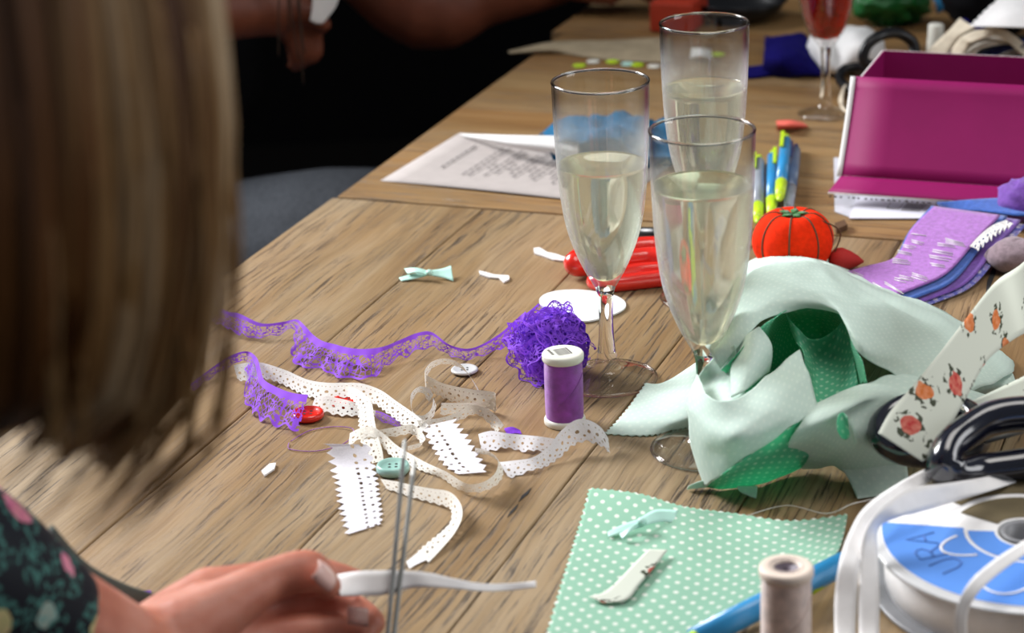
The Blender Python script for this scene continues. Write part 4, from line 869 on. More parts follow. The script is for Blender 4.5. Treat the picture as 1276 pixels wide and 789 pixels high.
# hollow, right side of the cloth (green), falling away behind the rim
addp([[(900, 462, .058), (938, 416, .076), (980, 386, .078), (1044, 390, .078), (1070, 440, .068), (1078, 474, .058)],
      [(918, 470, .044), (952, 430, .052), (990, 398, .048), (1036, 402, .046), (1060, 446, .044), (1070, 480, .046)],
      [(926, 482, .034), (960, 450, .034), (1000, 430, .026), (1030, 430, .024), (1048, 462, .030), (1052, 492, .038)],
      [(930, 498, .026), (964, 478, .026), (1004, 470, .018), (1026, 476, .018), (1036, 496, .024), (1036, 512, .030)]], 1, 8, .0022, 3)
addp([[(868, 472, .050), (886, 448, .058), (916, 428, .072)], [(866, 492, .046), (892, 476, .048), (922, 460, .058)], [(876, 506, .047), (900, 506, .050), (930, 494, .054)]], 0, 8, .001, 12)
# pleat inside the hollow
addp([[(916, 436, .062), (930, 420, .074), (946, 408, .080)], [(910, 462, .060), (934, 448, .068), (962, 430, .070)], [(912, 496, .056), (930, 486, .058), (960, 462, .056)]], 0, 8, .001, 9)
addp([[(980, 390, .074), (996, 410, .066), (1014, 424, .058), (1040, 412, .062), (1052, 398, .070)], [(990, 420, .060), (1000, 434, .056), (1018, 448, .046), (1042, 436, .050), (1056, 420, .060)], [(1000, 438, .058), (1006, 456, .050), (1018, 474, .042), (1044, 470, .044), (1064, 452, .052)], [(1004, 462, .050), (1012, 484, .044), (1020, 506, .040), (1044, 500, .042), (1068, 478, .048)]], 1, 8, .0015, 7)
# front fold (pale) 
addp([[(868, 466, .052), (884, 496, .058), (914, 500, .060), (952, 470, .062), (999, 436, .064)],
      [(858, 500, .046), (884, 518, .050), (918, 522, .054), (960, 498, .058), (1008, 466, .060)],
      [(858, 520, .040), (884, 540, .043), (922, 544, .048), (968, 522, .052), (1014, 490, .054)],
      [(862, 556, .024), (882, 566, .028), (922, 562, .038), (974, 534, .046), (1019, 508, .050)],
      [(878, 604, .003), (888, 600, .012), (924, 572, .032), (976, 538, .044), (1020, 511, .049)]], 0, 8, .0016, 4)
# green face below the front fold
addp([[(878, 604, .003), (890, 599, .012), (924, 573, .032), (976, 538, .044), (1020, 511, .049)],
      [(884, 607, .002), (904, 603, .008), (940, 584, .020), (986, 556, .030), (1024, 530, .038)],
      [(900, 609, .001), (924, 607, .002), (956, 596, .008), (1000, 574, .016), (1030, 552, .026)],
      [(914, 607, .001), (944, 604, .001), (974, 594, .001), (1008, 580, .004), (1034, 566, .012)]], 1, 8, .0008, 5)
# right folds: rolled lip with a green throat
addp([[(1010, 508, .050), (1040, 492, .054), (1076, 478, .056), (1120, 466, .050), (1180, 478, .034), (1250, 500, .014)],
      [(1000, 528, .046), (1034, 512, .054), (1072, 498, .058), (1112, 492, .052), (1160, 506, .036), (1240, 520, .012)],
      [(984, 552, .034), (1018, 536, .044), (1046, 520, .052), (1062, 516, .052), (1078, 540, .040), (1120, 548, .022)],
      [(988, 572, .014), (1016, 566, .020), (1040, 556, .030), (1060, 548, .036), (1072, 560, .028), (1112, 566, .018)],
      [(1000, 584, .002), (1020, 584, .004), (1038, 578, .010), (1054, 588, .006), (1080, 588, .006), (1130, 586, .006)]], 0, 8, .0014, 6)
addp([[(1044, 518, .056), (1050, 514, .057), (1056, 520, .056)], [(1043, 534, .050), (1050, 532, .050), (1058, 536, .048)], [(1048, 546, .044), (1054, 548, .042), (1059, 544, .044)]], 1, 6, 0)
addp([[(1046, 582, .010), (1084, 580, .012), (1130, 580, .010)], [(1056, 598, .004), (1090, 600, .004), (1132, 596, .004)], [(1068, 622, .001), (1094, 618, .001), (1130, 610, .001)]], 0, 6, .0006)
addp([[(1196, 466, .012), (1236, 452, .014), (1262, 466, .012)], [(1206, 484, .010), (1238, 478, .012), (1268, 482, .010)], [(1210, 496, .002), (1240, 494, .002), (1272, 496, .002)]], 0, 6, .0006)
addp([[(858, 606, .004), (872, 600, .006), (886, 598, .008)], [(856, 610, .001), (872, 608, .001), (886, 607, .001)]], 0, 5, 0)
addp([[(918, 606, .004), (930, 606, .004), (944, 606, .004)], [(922, 613, .002), (932, 615, .002), (943, 616, .002)], [(934, 618, .001), (938, 620, .001), (942, 621, .001)]], 0, 5, 0)
o = obj('fabric_bundle', m, [MINTW, MINTG], None, True, [('SOLIDIFY', dict(thickness=.0005, offset=0))]); tag(o, 'crumpled mint dotted cotton bundle right of the front flute', 'fabric')

# ------------------------------------------------------------------ rose ribbon and navy scissors
m = ribbon([(1330, 268, .100, 1340, 372, .075), (1276, 326, .098, 1290, 408, .078), (1240, 352, .094, 1262, 424, .076), (1206, 394, .090, 1230, 450, .074), (1172, 438, .084, 1206, 492, .066), (1138, 480, .074, 1186, 528, .058), (1110, 512, .066, 1170, 556, .052), (1094, 540, .058, 1150, 576, .046)], 8, 10, metric=True)
tag(obj('ribbon', m, FLOR, None, True, [('SOLIDIFY', dict(thickness=.0004))]), 'wide rose print ribbon strip rising at the right edge', 'ribbon', 'rose print ribbon')
m = ribbon([(1180, 512, .050, 1188, 530, .044), (1210, 500, .052, 1220, 518, .046), (1244, 484, .054, 1256, 512, .046), (1290, 462, .056, 1300, 500, .046)], 6, 6, metric=True)
tag(obj('ribbon', m, FLOR, None, True, [('SOLIDIFY', dict(thickness=.0004))]), 'rose print ribbon end turning right behind the navy scissor handle', 'ribbon', 'rose print ribbon')
t = thing('scissors', T(1190, 600), 'navy black handled dressmaking scissors on the ribbon spool at right', 'scissors')
obj('handle', scissor_loop([(1176, 578, .050), (1184, 556, .056), (1206, 538, .060), (1236, 522, .064), (1280, 516, .066), (1330, 522, .064), (1350, 545, .056), (1320, 570, .048), (1270, 580, .044), (1220, 586, .042), (1188, 590, .044)], .0098, 6, (1.25, .9)), NAVYP, t)
obj('handle', scissor_loop([(1096, 540, .040), (1108, 520, .044), (1140, 506, .048), (1180, 506, .050), (1212, 520, .050), (1220, 544, .046), (1200, 560, .040), (1160, 566, .036), (1118, 560, .036)], .0078, 6, (1.2, .9)), NAVYP, t)
m = M(); m.tube([T(1215, 545, .046), T(1300, 520, .046), T(1420, 470, .04)], [.010, .012, .002], 8, flat=(.22, 1)); obj('blade', m, STEEL, t)

# ------------------------------------------------------------------ ribbon spool
sc = T(1277, 664, .034); t = thing('ribbon_spool', Vector((sc.x, sc.y, TZ + .0004)), 'large ribbon reel with blue label at the right edge', 'spool')
axs = Vector((-.02, -.06, 1)).normalized(); rs = .0765; b0 = sc - axs * .030
def sp_l(prof, mt, nm, par=None, seg=64, b=b0): mm = M(); mm.lathe(prof, b, seg, axs); return obj(nm, mm, mt, par or t)
sp_l([(.012, 0), (rs * .99, 0), (rs, .0006), (rs, .0018), (rs * .99, .0024), (.012, .0024), (.012, 0)], plain('grey_plastic_flange', (.22, .22, .23), .35), 'lower_flange')
sp_l([(.03, .0024), (rs * .90, .0024), (rs * .91, .014), (rs * .90, .0272), (.03, .0272)], SATW, 'wound_ribbon')
fl_ = sp_l([(.011, .0272), (rs * .99, .0272), (rs, .0278), (rs, .0292), (rs * .99, .0298), (.011, .0298), (.011, .0272)], CLEARW, 'upper_flange')
sp_l([(.011, .0), (.011, .0300), (.0125, .0306), (.009, .0306), (.009, 0)], plain('grey_hub', (.25, .25, .26), .4), 'hub', None, 32)
q = Z3.rotation_difference(axs)
def disc_pt(r, a, h=.0301): return b0 + q @ Vector((r * math.cos(a), r * math.sin(a), h))
def sector(r0, r1, a0, a1, mt, nm, h, par):
    mm = M(); n = 60; rows = [[disc_pt(r0, R(a0 + (a1 - a0) * i / n), h), disc_pt(r1, R(a0 + (a1 - a0) * i / n), h)] for i in range(n + 1)]; mm.grid(rows); return obj(nm, mm, mt, par)
lb = sector(.0135, .0715, 0, 360, SATW, 'label', .0301, t)
sector(.030, .0705, 165, 345, LBL, 'label_band', .0304, lb); sector(.015, .036, 20, 140, OLIVE, 'label_patch', .0304, lb); sector(.040, .068, 60, 130, OLIVE, 'label_patch', .0304, lb)
sector(.015, .028, 170, 340, LBL, 'label_ring', .0304, lb)
for (a0, a1, r0) in ((180, 215, .034), (230, 262, .050), (275, 300, .038)):
    mm = M(); mm.tube([disc_pt(r0 + .012 * math.sin(math.pi * i / 12), R(a0 + (a1 - a0) * i / 12), .0306) for i in range(13)], .0008, 6, flat=(.3, 1)); obj('label_swirl', mm, SATW, lb)
def letter(ch, ang, rr, size):
    # strokes in a unit box (x right, y up)
    ST = {'U': [[(.1, 1), (.1, .35), (.25, .05), (.5, 0), (.75, .05), (.9, .35), (.9, 1)]], 'R': [[(.1, 0), (.1, 1), (.6, 1), (.85, .85), (.85, .65), (.6, .5), (.1, .5)], [(.5, .5), (.9, 0)]], 'A': [[(.05, 0), (.5, 1), (.95, 0)], [(.22, .38), (.78, .38)]]}
    mm = M(); ra = R(ang); er = Vector((math.cos(ra), math.sin(ra), 0)); et = Vector((-math.sin(ra), math.cos(ra), 0))
    for s in ST[ch]:
        pts = [b0 + q @ (er * (rr + (p[1] - .5) * size) + et * (-(p[0] - .5) * size * .8) + Vector((0, 0, .0306))) for p in s]; mm.tube(pts, .0005, 5, flat=(.4, 1))
    obj('letter', mm, LBLI, lb)
for ch, an in zip('URA', (212, 196, 181)): letter(ch, an, .052, .015)
# loops of white ribbon
m = ribbon([(1190, 570, .040, 1192, 588, .036), (1150, 586, .042, 1160, 600, .038), (1110, 608, .044, 1124, 622, .040), (1076, 634, .044, 1096, 646, .040), (1058, 664, .040, 1080, 676, .036), (1046, 700, .034, 1071, 706, .032), (1040, 745, .020, 1068, 748, .019), (1040, 790, .008, 1066, 792, .007), (1042, 830, .001, 1068, 832, .001)], 8); tag(obj('ribbon', m, SATW, None, True, [('SOLIDIFY', dict(thickness=.0003))]), 'outer white ribbon loop falling left of the ribbon reel', 'ribbon', 'white ribbon loops')
m = ribbon([(1300, 572, .030, 1306, 588, .030), (1240, 592, .042, 1246, 608, .040), (1180, 602, .050, 1188, 626, .040), (1136, 608, .054, 1140, 640, .044), (1106, 626, .054, 1122, 644, .046), (1082, 654, .048, 1094, 658, .042), (1072, 690, .036, 1094, 692, .034), (1070, 740, .022, 1096, 742, .021), (1070, 790, .008, 1096, 792, .008), (1072, 830, .001, 1098, 832, .001)], 8); tag(obj('ribbon', m, SATW, None, True, [('SOLIDIFY', dict(thickness=.0003))]), 'inner white ribbon loop twisting over the blue label edge', 'ribbon', 'white ribbon loops')
m = ribbon([(1330, 640, .050, 1334, 656, .050), (1276, 674, .050, 1280, 690, .048), (1236, 700, .050, 1246, 714, .047), (1206, 728, .046, 1220, 738, .043), (1192, 760, .036, 1206, 764, .034), (1190, 800, .020, 1206, 802, .019), (1196, 846, .001, 1212, 848, .001)], 8); tag(obj('ribbon', m, SATW, None, True, [('SOLIDIFY', dict(thickness=.0003))]), 'narrow white ribbon crossing the front of the blue reel label', 'ribbon', 'white ribbon loops')

# ------------------------------------------------------------------ people
def limb(m, pts, seg=16):
    """pts: (Vector, radius) chain, rounded ends, smooth taper"""
    P = cr([p for p, r in pts], 5); Rr = [q.x for q in cr([Vector((r, 0, 0)) for p, r in pts], 5)]
    m.tube(P, Rr, seg, rnd=True)
def fused(name, m, mat, parent, voxel, smooth=6):
    return obj(name, m, mat, parent, True, [('REMESH', dict(mode='VOXEL', voxel_size=voxel, use_smooth_shade=True)), ('SMOOTH', dict(factor=.5, iterations=smooth))])
def head(m, c, rot, s=1.0):
    """skull, jaw, nose, ears, lips; face looks along local +Y"""
    def q(x, y, z): return c + rot @ Vector((x * s, y * s, z * s))
    m.ell(q(0, -.012, .03), .074 * s, .094 * s, .088 * s, 28, 20, rot)
    m.ell(q(0, .022, -.03), .060 * s, .070 * s, .080 * s, 24, 18, rot)
    m.ell(q(0, .062, -.088), .026 * s, .024 * s, .022 * s, 16, 12, rot)
    limb(m, [(q(0, .088, .012), .008 * s), (q(0, .104, -.022), .012 * s), (q(0, .094, -.034), .014 * s)])
    for sx in (-1, 1):
        m.ell(q(sx * .076, -.012, -.008), .010 * s, .020 * s, .032 * s, 14, 10, rot); m.ell(q(sx * .014, .090, -.034), .009 * s, .011 * s, .008 * s, 10, 8, rot)
        m.ell(q(sx * .042, .066, -.024), .024 * s, .022 * s, .020 * s, 14, 10, rot); m.ell(q(sx * .034, .074, .030), .026 * s, .014 * s, .009 * s, 14, 10, rot)
    m.ell(q(0, .084, -.058), .022 * s, .012 * s, .010 * s, 14, 10, rot)
def face_parts(parent, c, rot, s=1.0):
    def q(x, y, z): return c + rot @ Vector((x * s, y * s, z * s))
    for sx in (-1, 1):
        m = M(); m.ell(q(sx * .031, .072, .008), .0125 * s, .0125 * s, .0105 * s, 16, 12, rot); e = obj('eye', m, EYEW, parent)
        m = M(); m.ell(q(sx * .031, .0815, .007), .0056 * s, .004 * s, .0056 * s, 12, 8, rot); obj('iris', m, HAIRD, e)
        m = M(); m.tube([q(sx * .016, .089, .032), q(sx * .034, .090, .040), q(sx * .052, .076, .034)], [.003 * s, .0034 * s, .0015 * s], 8); obj('eyebrow', m, HAIRD, parent)
    m = M(); m.ell(q(0, .0925, -.058), .021 * s, .0065 * s, .0075 * s, 16, 10, rot); obj('lips', m, LIP, parent)
def hand(m, joints):
    for ch in joints: limb(m, ch, 14)

# --- person in the foreground, seen from behind her right shoulder
HC = Vector((-.182, .640, 1.225)); HR = Matrix.Rotation(R(-40), 3, 'Z') @ Matrix.Rotation(R(-38), 3, 'X')
p1 = thing('person', Vector((-.48, .50, 0)), 'person with long brown hair and dark floral dress cutting ribbon in the foreground', 'person')
body = M(); head(body, HC, HR)
neck = Vector((-.245, .615, 1.165)); chest = Vector((-.44, .55, .90)); hip = Vector((-.50, .47, .56))
SA = Vector((-.015, .095, 0))
limb(body, [(HC + Vector((-.02, 0, -.03)), .05), (neck, .05), (Vector((-.35, .58, 1.08)), .06)])
for k in (-.8, 0, .8): limb(body, [(Vector((-.37, .57, 1.04)) + SA * k, .062), (chest + SA * k, .095), (Vector((-.47, .51, .74)) + SA * k, .085), (hip + SA * k, .105)])
SL, EL = Vector((-.40, .675, 1.04)), at_depth(-335, 590, .80)
WR = T(170, 835, .040)
limb(body, [(Vector((-.38, .60, 1.05)), .06), (SL, .058), (SL.lerp(EL, .5), .046), (EL, .040), (EL.lerp(WR, .5), .034), (WR, .0255)])
SR, ER, WR2 = Vector((-.34, .46, 1.03)), Vector((-.17, .64, .80)), Vector((-.035, .845, .675))
limb(body, [(Vector((-.36, .53, 1.05)), .06), (SR, .058), (SR.lerp(ER, .5), .046), (ER, .040), (ER.lerp(WR2, .5), .033), (WR2, .025)])
for sx in (-.09, .09):
    kb = Vector((-.26 + sx * .9, .80 - sx * .5, .54)); limb(body, [(hip + SA * (sx * 9), .095), (hip.lerp(kb, .5) + SA * (sx * 4), .075), (kb, .056), (kb + Vector((0, 0, -.24)), .052), (kb + Vector((0, -.03, -.45)), .038), (kb + Vector((.03, .03, -.50)), .033), (kb + Vector((.07, .10, -.51)), .026)])
# left hand: thumb on top pinching the ribbon against the index finger, other fingers curled below
MCPi, MCPm, MCPr, MCPl = T(262, 746, .044), T(256, 778, .034), T(244, 806, .028), T(228, 826, .022)
hand(body, [
    [(WR, .0245), (T(215, 800, .044), .022), (T(255, 770, .050), .0175)],
    [(WR, .0235), (T(208, 792, .038), .020), (MCPi, .0155)],
    [(WR, .023), (MCPm, .0150)], [(WR, .022), (MCPr, .0140)], [(WR, .020), (MCPl, .0125)],
    [(T(225, 792, .048), .019), (T(288, 752, .056), .0135), (T(340, 722, .060), .0102), (T(380, 712, .060), .0106), (T(396, 718, .056), .0092), (T(408, 730, .050), .0070)],
    [(MCPi, .0155), (T(318, 728, .046), .0108), (T(376, 716, .042), .0098), (T(416, 721, .039), .0086), (T(444, 727, .036), .0070)],
    [(MCPm, .015), (T(318, 768, .024), .0105), (T(384, 758, .020), .0098), (T(436, 760, .018), .0088), (T(462, 776, .016), .0076)],
    [(MCPr, .014), (T(312, 796, .020), .0102), (T(374, 788, .016), .0094), (T(424, 786, .014), .0086), (T(452, 794, .012), .0074)],
    [(MCPl, .0125), (T(288, 846, .018), .0090), (T(338, 854, .014), .0082), (T(378, 852, .012), .0076), (T(402, 852, .011), .0066)]])
# right hand gripping the scissor rings below the table edge
g = Vector((-.048, .925, .690))
pv = [Vector((-.020, .895, .700)), Vector((-.012, .900, .685)), Vector((-.006, .900, .668)), Vector((.0, .895, .652))]
hand(body, [[(WR2, .024), (WR2.lerp(p, .5), .018), (p, .0145)] for p in pv])
tips = [Vector((-.052, .962, .705)), Vector((-.056, .952, .680)), Vector((-.050, .945, .660)), Vector((-.042, .935, .642))]
for p, e in zip(pv, tips):
    md = p.lerp(e, .45) + Vector((.012, .028, .0)); hand(body, [[(p, .0135), (md, .0096), (p.lerp(e, .85) + Vector((.004, .012, 0)), .0088), (e, .0075)]])
hand(body, [[(WR2, .02), (Vector((-.030, .880, .700)), .014), (Vector((-.056, .905, .722)), .0105), (Vector((-.062, .932, .728)), .0085)]])
bo = fused('body', body, SKIN, p1, .0022, 4)
face_parts(p1, HC, HR)
m = M(); nb_ = T(405, 717, .0640); d1 = (T(412, 730, .050) - T(392, 712, .060)).normalized(); sd = d1.cross(Vector((.55, -.6, .6)).normalized()).normalized(); up_ = sd.cross(d1)
rows = [[nb_ + d1 * (.0062 * a) + sd * (.0056 * b * (1 - .12 * a * a)) + up_ * (-.0022 * b * b + .0012) for b in (-1, -.5, 0, .5, 1)] for a in (-1, -.5, 0, .5, .9, 1.15)]
m.grid(rows); obj('fingernail', m, NAIL, p1, True, [('SOLIDIFY', dict(thickness=.0006))])
m = M(); nb_ = T(446, 768, .0262); rows = [[nb_ + Vector((.005 * a, .0, -.001 * a)) + Vector((0, .4, .9)).normalized() * .0042 * b + Vector((0, -.0012 * (1 - b * b), .0)) for b in (-1, -.5, 0, .5, 1)] for a in (-1, 0, 1)]
m.grid(rows); obj('fingernail', m, NAIL, p1, True, [('SOLIDIFY', dict(thickness=.0006))])
# dress
dr = M()
for k in (-.9, 0, .9): limb(dr, [(Vector((-.38, .57, 1.04)) + SA * k, .066), (chest + SA * k, .106), (Vector((-.47, .51, .74)) + SA * k, .098), (hip + SA * k, .12)])
limb(dr, [(Vector((-.38, .60, 1.05)), .064), (SL, .066), (SL.lerp(EL, .5), .060), (EL, .054), (EL.lerp(WR, .5), .044), (EL.lerp(WR, .70), .034)])
limb(dr, [(Vector((-.36, .53, 1.05)), .064), (SR, .066), (SR.lerp(ER, .5), .060), (ER, .054)])
for sx in (-.09, .09):
    kb = Vector((-.26 + sx * .9, .80 - sx * .5, .54)); limb(dr, [(hip + SA * (sx * 9), .112), (hip.lerp(kb, .5) + SA * (sx * 4), .095), (kb, .072)])
fused('dress', dr, DRESSB, p1, .005, 6)
m = M(); m.tube(cr([at_depth(62, 670, .90), at_depth(104, 716, .93), at_depth(150, 742, .95), at_depth(192, 756, .965)], 6), .0042, 10, flat=(1.5, .5)); obj('cuff_tie', m, plain('dark_green_cord', (.05, .06, .05), .8), p1)
# hair: a full cap under many locks falling to the shoulders
hb = M(); hair_c = HC + Vector((0, -.012, .018)); top = hair_c + Vector((.01, -.03, .098))
ENV = [(0.0, .0), (.06, .035), (.16, .066), (.30, .086), (.46, .096), (.62, .099), (.74, .0985), (.84, .094), (.92, .089), (1.0, .062)]
def env(t):
    for (a, b), (c, d) in zip(ENV[:-1], ENV[1:]):
        if t <= c: return b + (d - b) * (t - a) / (c - a)
    return ENV[-1][1]
ZT, ZB = 1.338, 1.000
def hair_pt(th, t, k=1.0, zb=ZB):
    r = env(t) * k; z = ZT + (zb - ZT) * t
    lean = .010 * t
    return Vector((HC.x - .002 + r * math.cos(th) * 1.0 + lean * 0, HC.y - .012 + r * math.sin(th) * 1.12 - .01 * t, z))
rows = []
A0, A1 = R(-215), R(62)          # open towards the face (+Y)
for i in range(26):
    t = i / 25; rows.append([hair_pt(A0 + (A1 - A0) * j / 60, t, .93 + .05 * noise.noise(Vector((j * .55, t * 1.5, 0))), ZB + .03 + .045 * max(0, -math.sin(A0 + (A1 - A0) * j / 60))) for j in range(61)])
hb.grid(rows)
cap = obj('hair', hb, HAIR, p1, True, [('SOLIDIFY', dict(thickness=.004, offset=-1))])
rnd = random.Random(21); lk = M(); vals = []
for k in range(620):
    th = A0 + (A1 - A0) * rnd.random(); base_t = rnd.uniform(.0, .06); zb = ZB + .045 * max(0, -math.sin(th)) + rnd.uniform(.012, .036)
    kk = rnd.uniform(.94, 1.035); tone = .46 + .62 * noise.noise(Vector((th * 3.4, 1.7, 0))) + rnd.uniform(-.10, .10) + .12 * max(0, math.sin(-th))
    wob = rnd.uniform(-.05, .05); ph = rnd.uniform(0, 6.28); pts = []; rad = []; r0 = rnd.uniform(.0014, .0055)
    for i in range(15):
        t = base_t + (1 - base_t) * i / 14
        pts.append(hair_pt(th + wob * math.sin(t * 4 + ph) * t, t, kk + .012 * math.sin(t * 6 + ph), zb)); rad.append(r0 * (1 - .7 * max(0, (t - .9) / .1)) * min(1, .35 + t * 3))
    n0 = len(lk.v); lk.tube(pts, rad, 6); vals += [min(1, max(0, tone))] * (len(lk.v) - n0)
for k in range(70):       # loose wisps under the ends
    th = R(rnd.uniform(-130, 40)); pts = []; zb = ZB + .045 * max(0, -math.sin(th)) - rnd.uniform(-.01, .014)
    ph = rnd.uniform(0, 6.28)
    for i in range(12):
        t = .55 + .45 * i / 11; p = hair_pt(th, t, 1.0 + .03 * math.sin(t * 5 + ph), zb); pts.append(p + Vector((.006 * math.sin(t * 7 + ph), 0, 0)))
    n0 = len(lk.v); lk.tube(pts, [.0007] * 11 + [.0002], 4); vals += [.6] * (len(lk.v) - n0)
lo = obj('hair_locks', lk, HAIR, p1)
at = lo.data.attributes.new('lock', 'FLOAT', 'POINT'); at.data.foreach_set('value', vals)
at = cap.data.attributes.new('lock', 'FLOAT', 'POINT'); at.data.foreach_set('value', [.25] * len(cap.data.vertices))
# stool under her
t = thing('stool', Vector((-.50, .45, 0)), 'dark wooden stool under the person in the floral dress', 'stool')
m = M(); m.lathe([(.0001, .400), (.165, .400), (.17, .405), (.17, .425), (.16, .432), (.0001, .432)], (-.50, .45, 0), 40); obj('seat', m, MW['wood_far'], t)
for sx in (-1, 1):
    for sy in (-1, 1): m = M(); m.tube([Vector((-.50 + sx * .10, .45 + sy * .10, .405)), Vector((-.50 + sx * .15, .45 + sy * .15, 0.0))], [.017, .014], 12); obj('leg', m, MW['wood_far'], t)

# --- held ribbon and upright scissors
m = ribbon([(420, 716, .046, 424, 742, .042), (446, 712, .046, 448, 742, .038), (474, 711, .045, 476, 742, .036), (505, 711, .044, 508, 734, .036), (536, 714, .042, 538, 732, .037), (566, 721, .039, 568, 734, .035), (600, 727, .034, 602, 737, .031), (636, 727, .030, 637, 736, .027), (668, 724, .030, 668, 732, .028)], 7, 4)
tag(obj('ribbon', m, SATW, None, True, [('SOLIDIFY', dict(thickness=.0003))]), 'white satin ribbon held in the fingers and caught in the scissors', 'ribbon')
t = thing('scissors', Vector((-.05, .93, .64)), 'steel scissors pointing up at the held white ribbon', 'scissors')
def blade(tip, heel, w, nm):
    tip, heel = Vector(tip), Vector(heel); d = (tip - heel).normalized(); s = d.cross(Vector((1, .1, 0))).normalized(); n_ = s.cross(d); th_ = .0011; m = M()
    pts = [heel - s * w, heel.lerp(tip, .5) - s * w * .95, heel.lerp(tip, .9) - s * w * .55, tip, heel.lerp(tip, .55) + s * w * .7, heel + s * w]
    m.prism([p - n_ * th_ for p in pts], 2 * th_, 0, n_); return obj(nm, m, STEEL, t, False, [('BEVEL', dict(width=.0005, segments=1))])
tipA = at_depth(505, 546, 1.015); heelA = at_depth(481, 815, .948)
tipB = at_depth(517, 572, 1.018); heelB = at_depth(490, 800, .955)
blade(tipA, heelA, .0060, 'blade'); blade(tipB, heelB, .0046, 'blade')
pvp = at_depth(484, 806, .95); m = M(); m.lathe([(.0001, -.004), (.004, -.004), (.0045, 0), (.004, .004), (.0001, .004)], pvp, 20, Vector((1, .1, 0))); obj('pivot_screw', m, STEEL, t)
for s_, dy in ((-1, -.012), (1, .016)):
    c0 = pvp + Vector((-.004 * s_, dy, -.062)); m = M(); m.tube([pvp, pvp + Vector((-.002 * s_, dy * .4, -.02)), c0 + Vector((0, 0, .021))], [.004, .004, .0035], 8)
    m.tube([c0 + Vector((0, .013 * math.cos(a), .021 * math.sin(a))) for a in [i * math.pi / 12 for i in range(24)]], .0035, 8, True); obj('handle', m, BLACKP, t)

# --- person across the table, seen only below the shoulders
p2 = thing('person', Vector((-.50, 2.50, 0)), 'person in black top and blue grey jeans seated beyond the hair across the table', 'person')
b2 = M(); H2 = Vector((-.36, 2.44, 1.36)); HR2 = Matrix.Rotation(R(-75), 3, 'Z') @ Matrix.Rotation(R(-20), 3, 'X'); head(b2, H2, HR2)
hip2 = Vector((-.55, 2.50, .44))
limb(b2, [(H2 + Vector((-.02, 0, -.04)), .056), (Vector((-.41, 2.46, 1.24)), .054), (Vector((-.44, 2.47, 1.14)), .075)])
for dy in (-.09, 0, .09): limb(b2, [(Vector((-.44, 2.47 + dy, 1.12)), .07), (Vector((-.46, 2.48 + dy, .98)), .10), (Vector((-.51, 2.49 + dy, .75)), .09), (hip2 + Vector((0, dy, 0)), .11)])
# far arm resting on the table edge, near arm folded with the hand raised in front of the chest
E2, W2 = at_depth(505, -2, 2.36), at_depth(690, -24, 2.36)
limb(b2, [(Vector((-.42, 2.60, 1.12)), .062), (Vector((-.27, 2.52, .95)), .052), (E2, .046), (E2.lerp(W2, .5), .041), (W2, .028)])
S3 = Vector((-.43, 2.30, 1.10)); E3 = Vector((-.40, 2.10, .86)); W3 = at_depth(352, 8, 2.16)
limb(b2, [(Vector((-.43, 2.42, 1.10)), .06), (S3, .058), (E3, .044), (W3, .028)])
for i in range(4):
    a = W3.lerp(at_depth(362 + 10 * i, 40, 2.16), .9); hand(b2, [[(W3, .024), (a, .0115), (at_depth(366 + 9 * i, 62 + 6 * (i % 2), 2.155), .0088), (at_depth(366 + 4 * i, 84 - 3 * i, 2.165), .0070)]])
hand(b2, [[(W3, .02), (at_depth(392, 18, 2.14), .011), (at_depth(404, 32, 2.14), .0085)]])
for i in range(4): 
    a = W2 + Vector((.055, .012 - .018 * i, .002)); hand(b2, [[(W2, .024), (a, .0115), (a + Vector((.03, .0, -.006)), .0088), (a + Vector((.048, 0, -.018)), .007)]])
hand(b2, [[(W2, .02), (W2 + Vector((.03, -.035, -.006)), .0115), (W2 + Vector((.06, -.045, -.012)), .0085)]])
KN = [(-.10, 2.12, .562), (-.06, 2.40, .41)]
for k, kp in enumerate(KN):
    kp = Vector(kp); h0 = hip2 + Vector((.0, (-.09, .09)[k], -.01)); limb(b2, [(h0, .10), (h0.lerp(kp, .5), .085), (kp, .062), (kp + Vector((.01, 0, -.22)), .055), (kp + Vector((-.02, 0, -.45)), .04), (kp + Vector((.05, 0, -.505)), .034), (kp + Vector((.13, 0, -.515)), .026)])
fused('body', b2, SKIN2, p2, .006, 4); face_parts(p2, H2, HR2)
m = M()
for dy in (-.10, 0, .10): limb(m, [(Vector((-.44, 2.47 + dy * .9, 1.12)), .075), (Vector((-.46, 2.48 + dy, .98)), .115), (Vector((-.50, 2.49 + dy, .75)), .115), (hip2 + Vector((.01, dy, .02)), .13)])
limb(m, [(Vector((-.42, 2.58, 1.12)), .07), (Vector((-.30, 2.54, .98)), .062)]); limb(m, [(Vector((-.43, 2.40, 1.10)), .068), (S3, .066), (S3.lerp(E3, .6), .056)])
limb(m, [(Vector((-.38, 2.44, .95)), .10), (Vector((-.37, 2.44, .78)), .115), (Vector((-.36, 2.46, .68)), .10)])
fused('top', m, BLACKF, p2, .008, 6)
m = M()
for k, kp in enumerate(KN):
    kp = Vector(kp); h0 = hip2 + Vector((.0, (-.09, .09)[k], -.01)); limb(m, [(h0, .115), (h0.lerp(kp, .5), .102), (kp, .075), (kp + Vector((.01, 0, -.22)), .065), (kp + Vector((-.02, 0, -.43)), .055)])
fused('jeans', m, JEANS, p2, .007, 6)
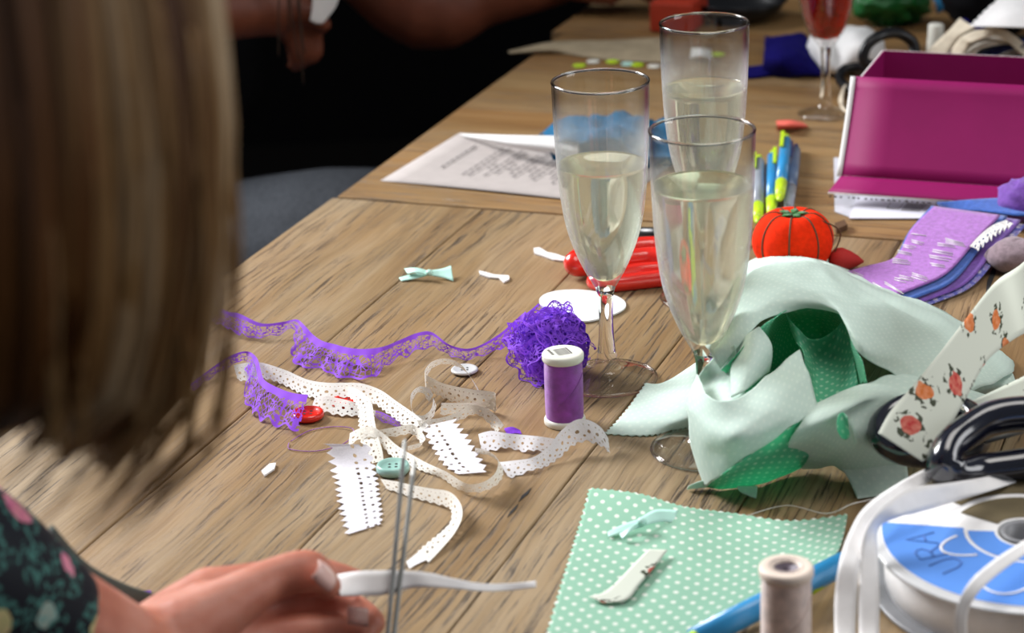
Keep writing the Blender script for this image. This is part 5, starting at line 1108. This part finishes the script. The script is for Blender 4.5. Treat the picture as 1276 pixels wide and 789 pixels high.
m = M(); rows = [[H2 + HR2 @ Vector((.086 * math.sin(th) * math.sin(ph), -.016 + .106 * math.sin(th) * -math.cos(ph), .035 + .098 * math.cos(th))) for ph in [R(-120 + 240 * j / 24) for j in range(25)]] for th in [R(2 + 100 * i / 12) for i in range(13)]]
m.grid(rows); obj('hair', m, HAIRD, p2, True)
for x0, y0, x1, y1 in ((352, -60, 347, 70), (356, -60, 372, 74), (374, -60, 378, 105), (362, -60, 360, 40), (366, -60, 380, 66)):
    m = M(); m.tube(cr([at_depth(x0, y0, 2.10), at_depth((x0 + x1) / 2 - 2, (y0 + y1) / 2, 2.11), at_depth(x1, y1, 2.12)], 6), .0008, 5); obj('hair_strand', m, HAIRD, p2, True)

m = M(); m.grid(patch([[(390, -10, 0), (410, -12, 0), (424, -8, 0)], [(388, 14, 0), (404, 12, 0), (418, 10, 0)], [(386, 26, 0), (394, 30, 0), (402, 30, 0)]], 4)); m.v = [at_depth(638 + F * (MC.transposed() @ (v - Vector((0, 0, CZ)))).x / -(MC.transposed() @ (v - Vector((0, 0, CZ)))).z, 394.5 - F * (MC.transposed() @ (v - Vector((0, 0, CZ)))).y / -(MC.transposed() @ (v - Vector((0, 0, CZ)))).z, 2.12 + .012 * math.sin(v.x * 60)) for i, v in enumerate(m.v)]
tag(obj('paper_scrap', m, WHITE, None, True, [('SOLIDIFY', dict(thickness=.0006))]), 'small white paper held in the raised hand of the person across the table', 'paper')
t = thing('chair', Vector((-.58, 2.50, 0)), 'dark wooden chair under the person in jeans', 'chair')
m = M(); m.box((-.56, 2.50, .300), .40, .42, .03); obj('seat', m, MW['wood_far'], t, False, [('BEVEL', dict(width=.008, segments=2))])
for sx in (-1, 1):
    for sy in (-1, 1): m = M(); m.box((-.56 + sx * .17, 2.50 + sy * .18, .1425), .035, .035, .285); obj('leg', m, MW['wood_far'], t, False)
m = M(); m.box((-.76, 2.50, .80), .022, .40, .25); obj('backrest', m, MW['wood_far'], t, False, [('BEVEL', dict(width=.006, segments=2))])
for sy in (-1, 1): m = M(); m.box((-.76, 2.50 + sy * .18, .50), .03, .035, .42); obj('back_post', m, MW['wood_far'], t, False)
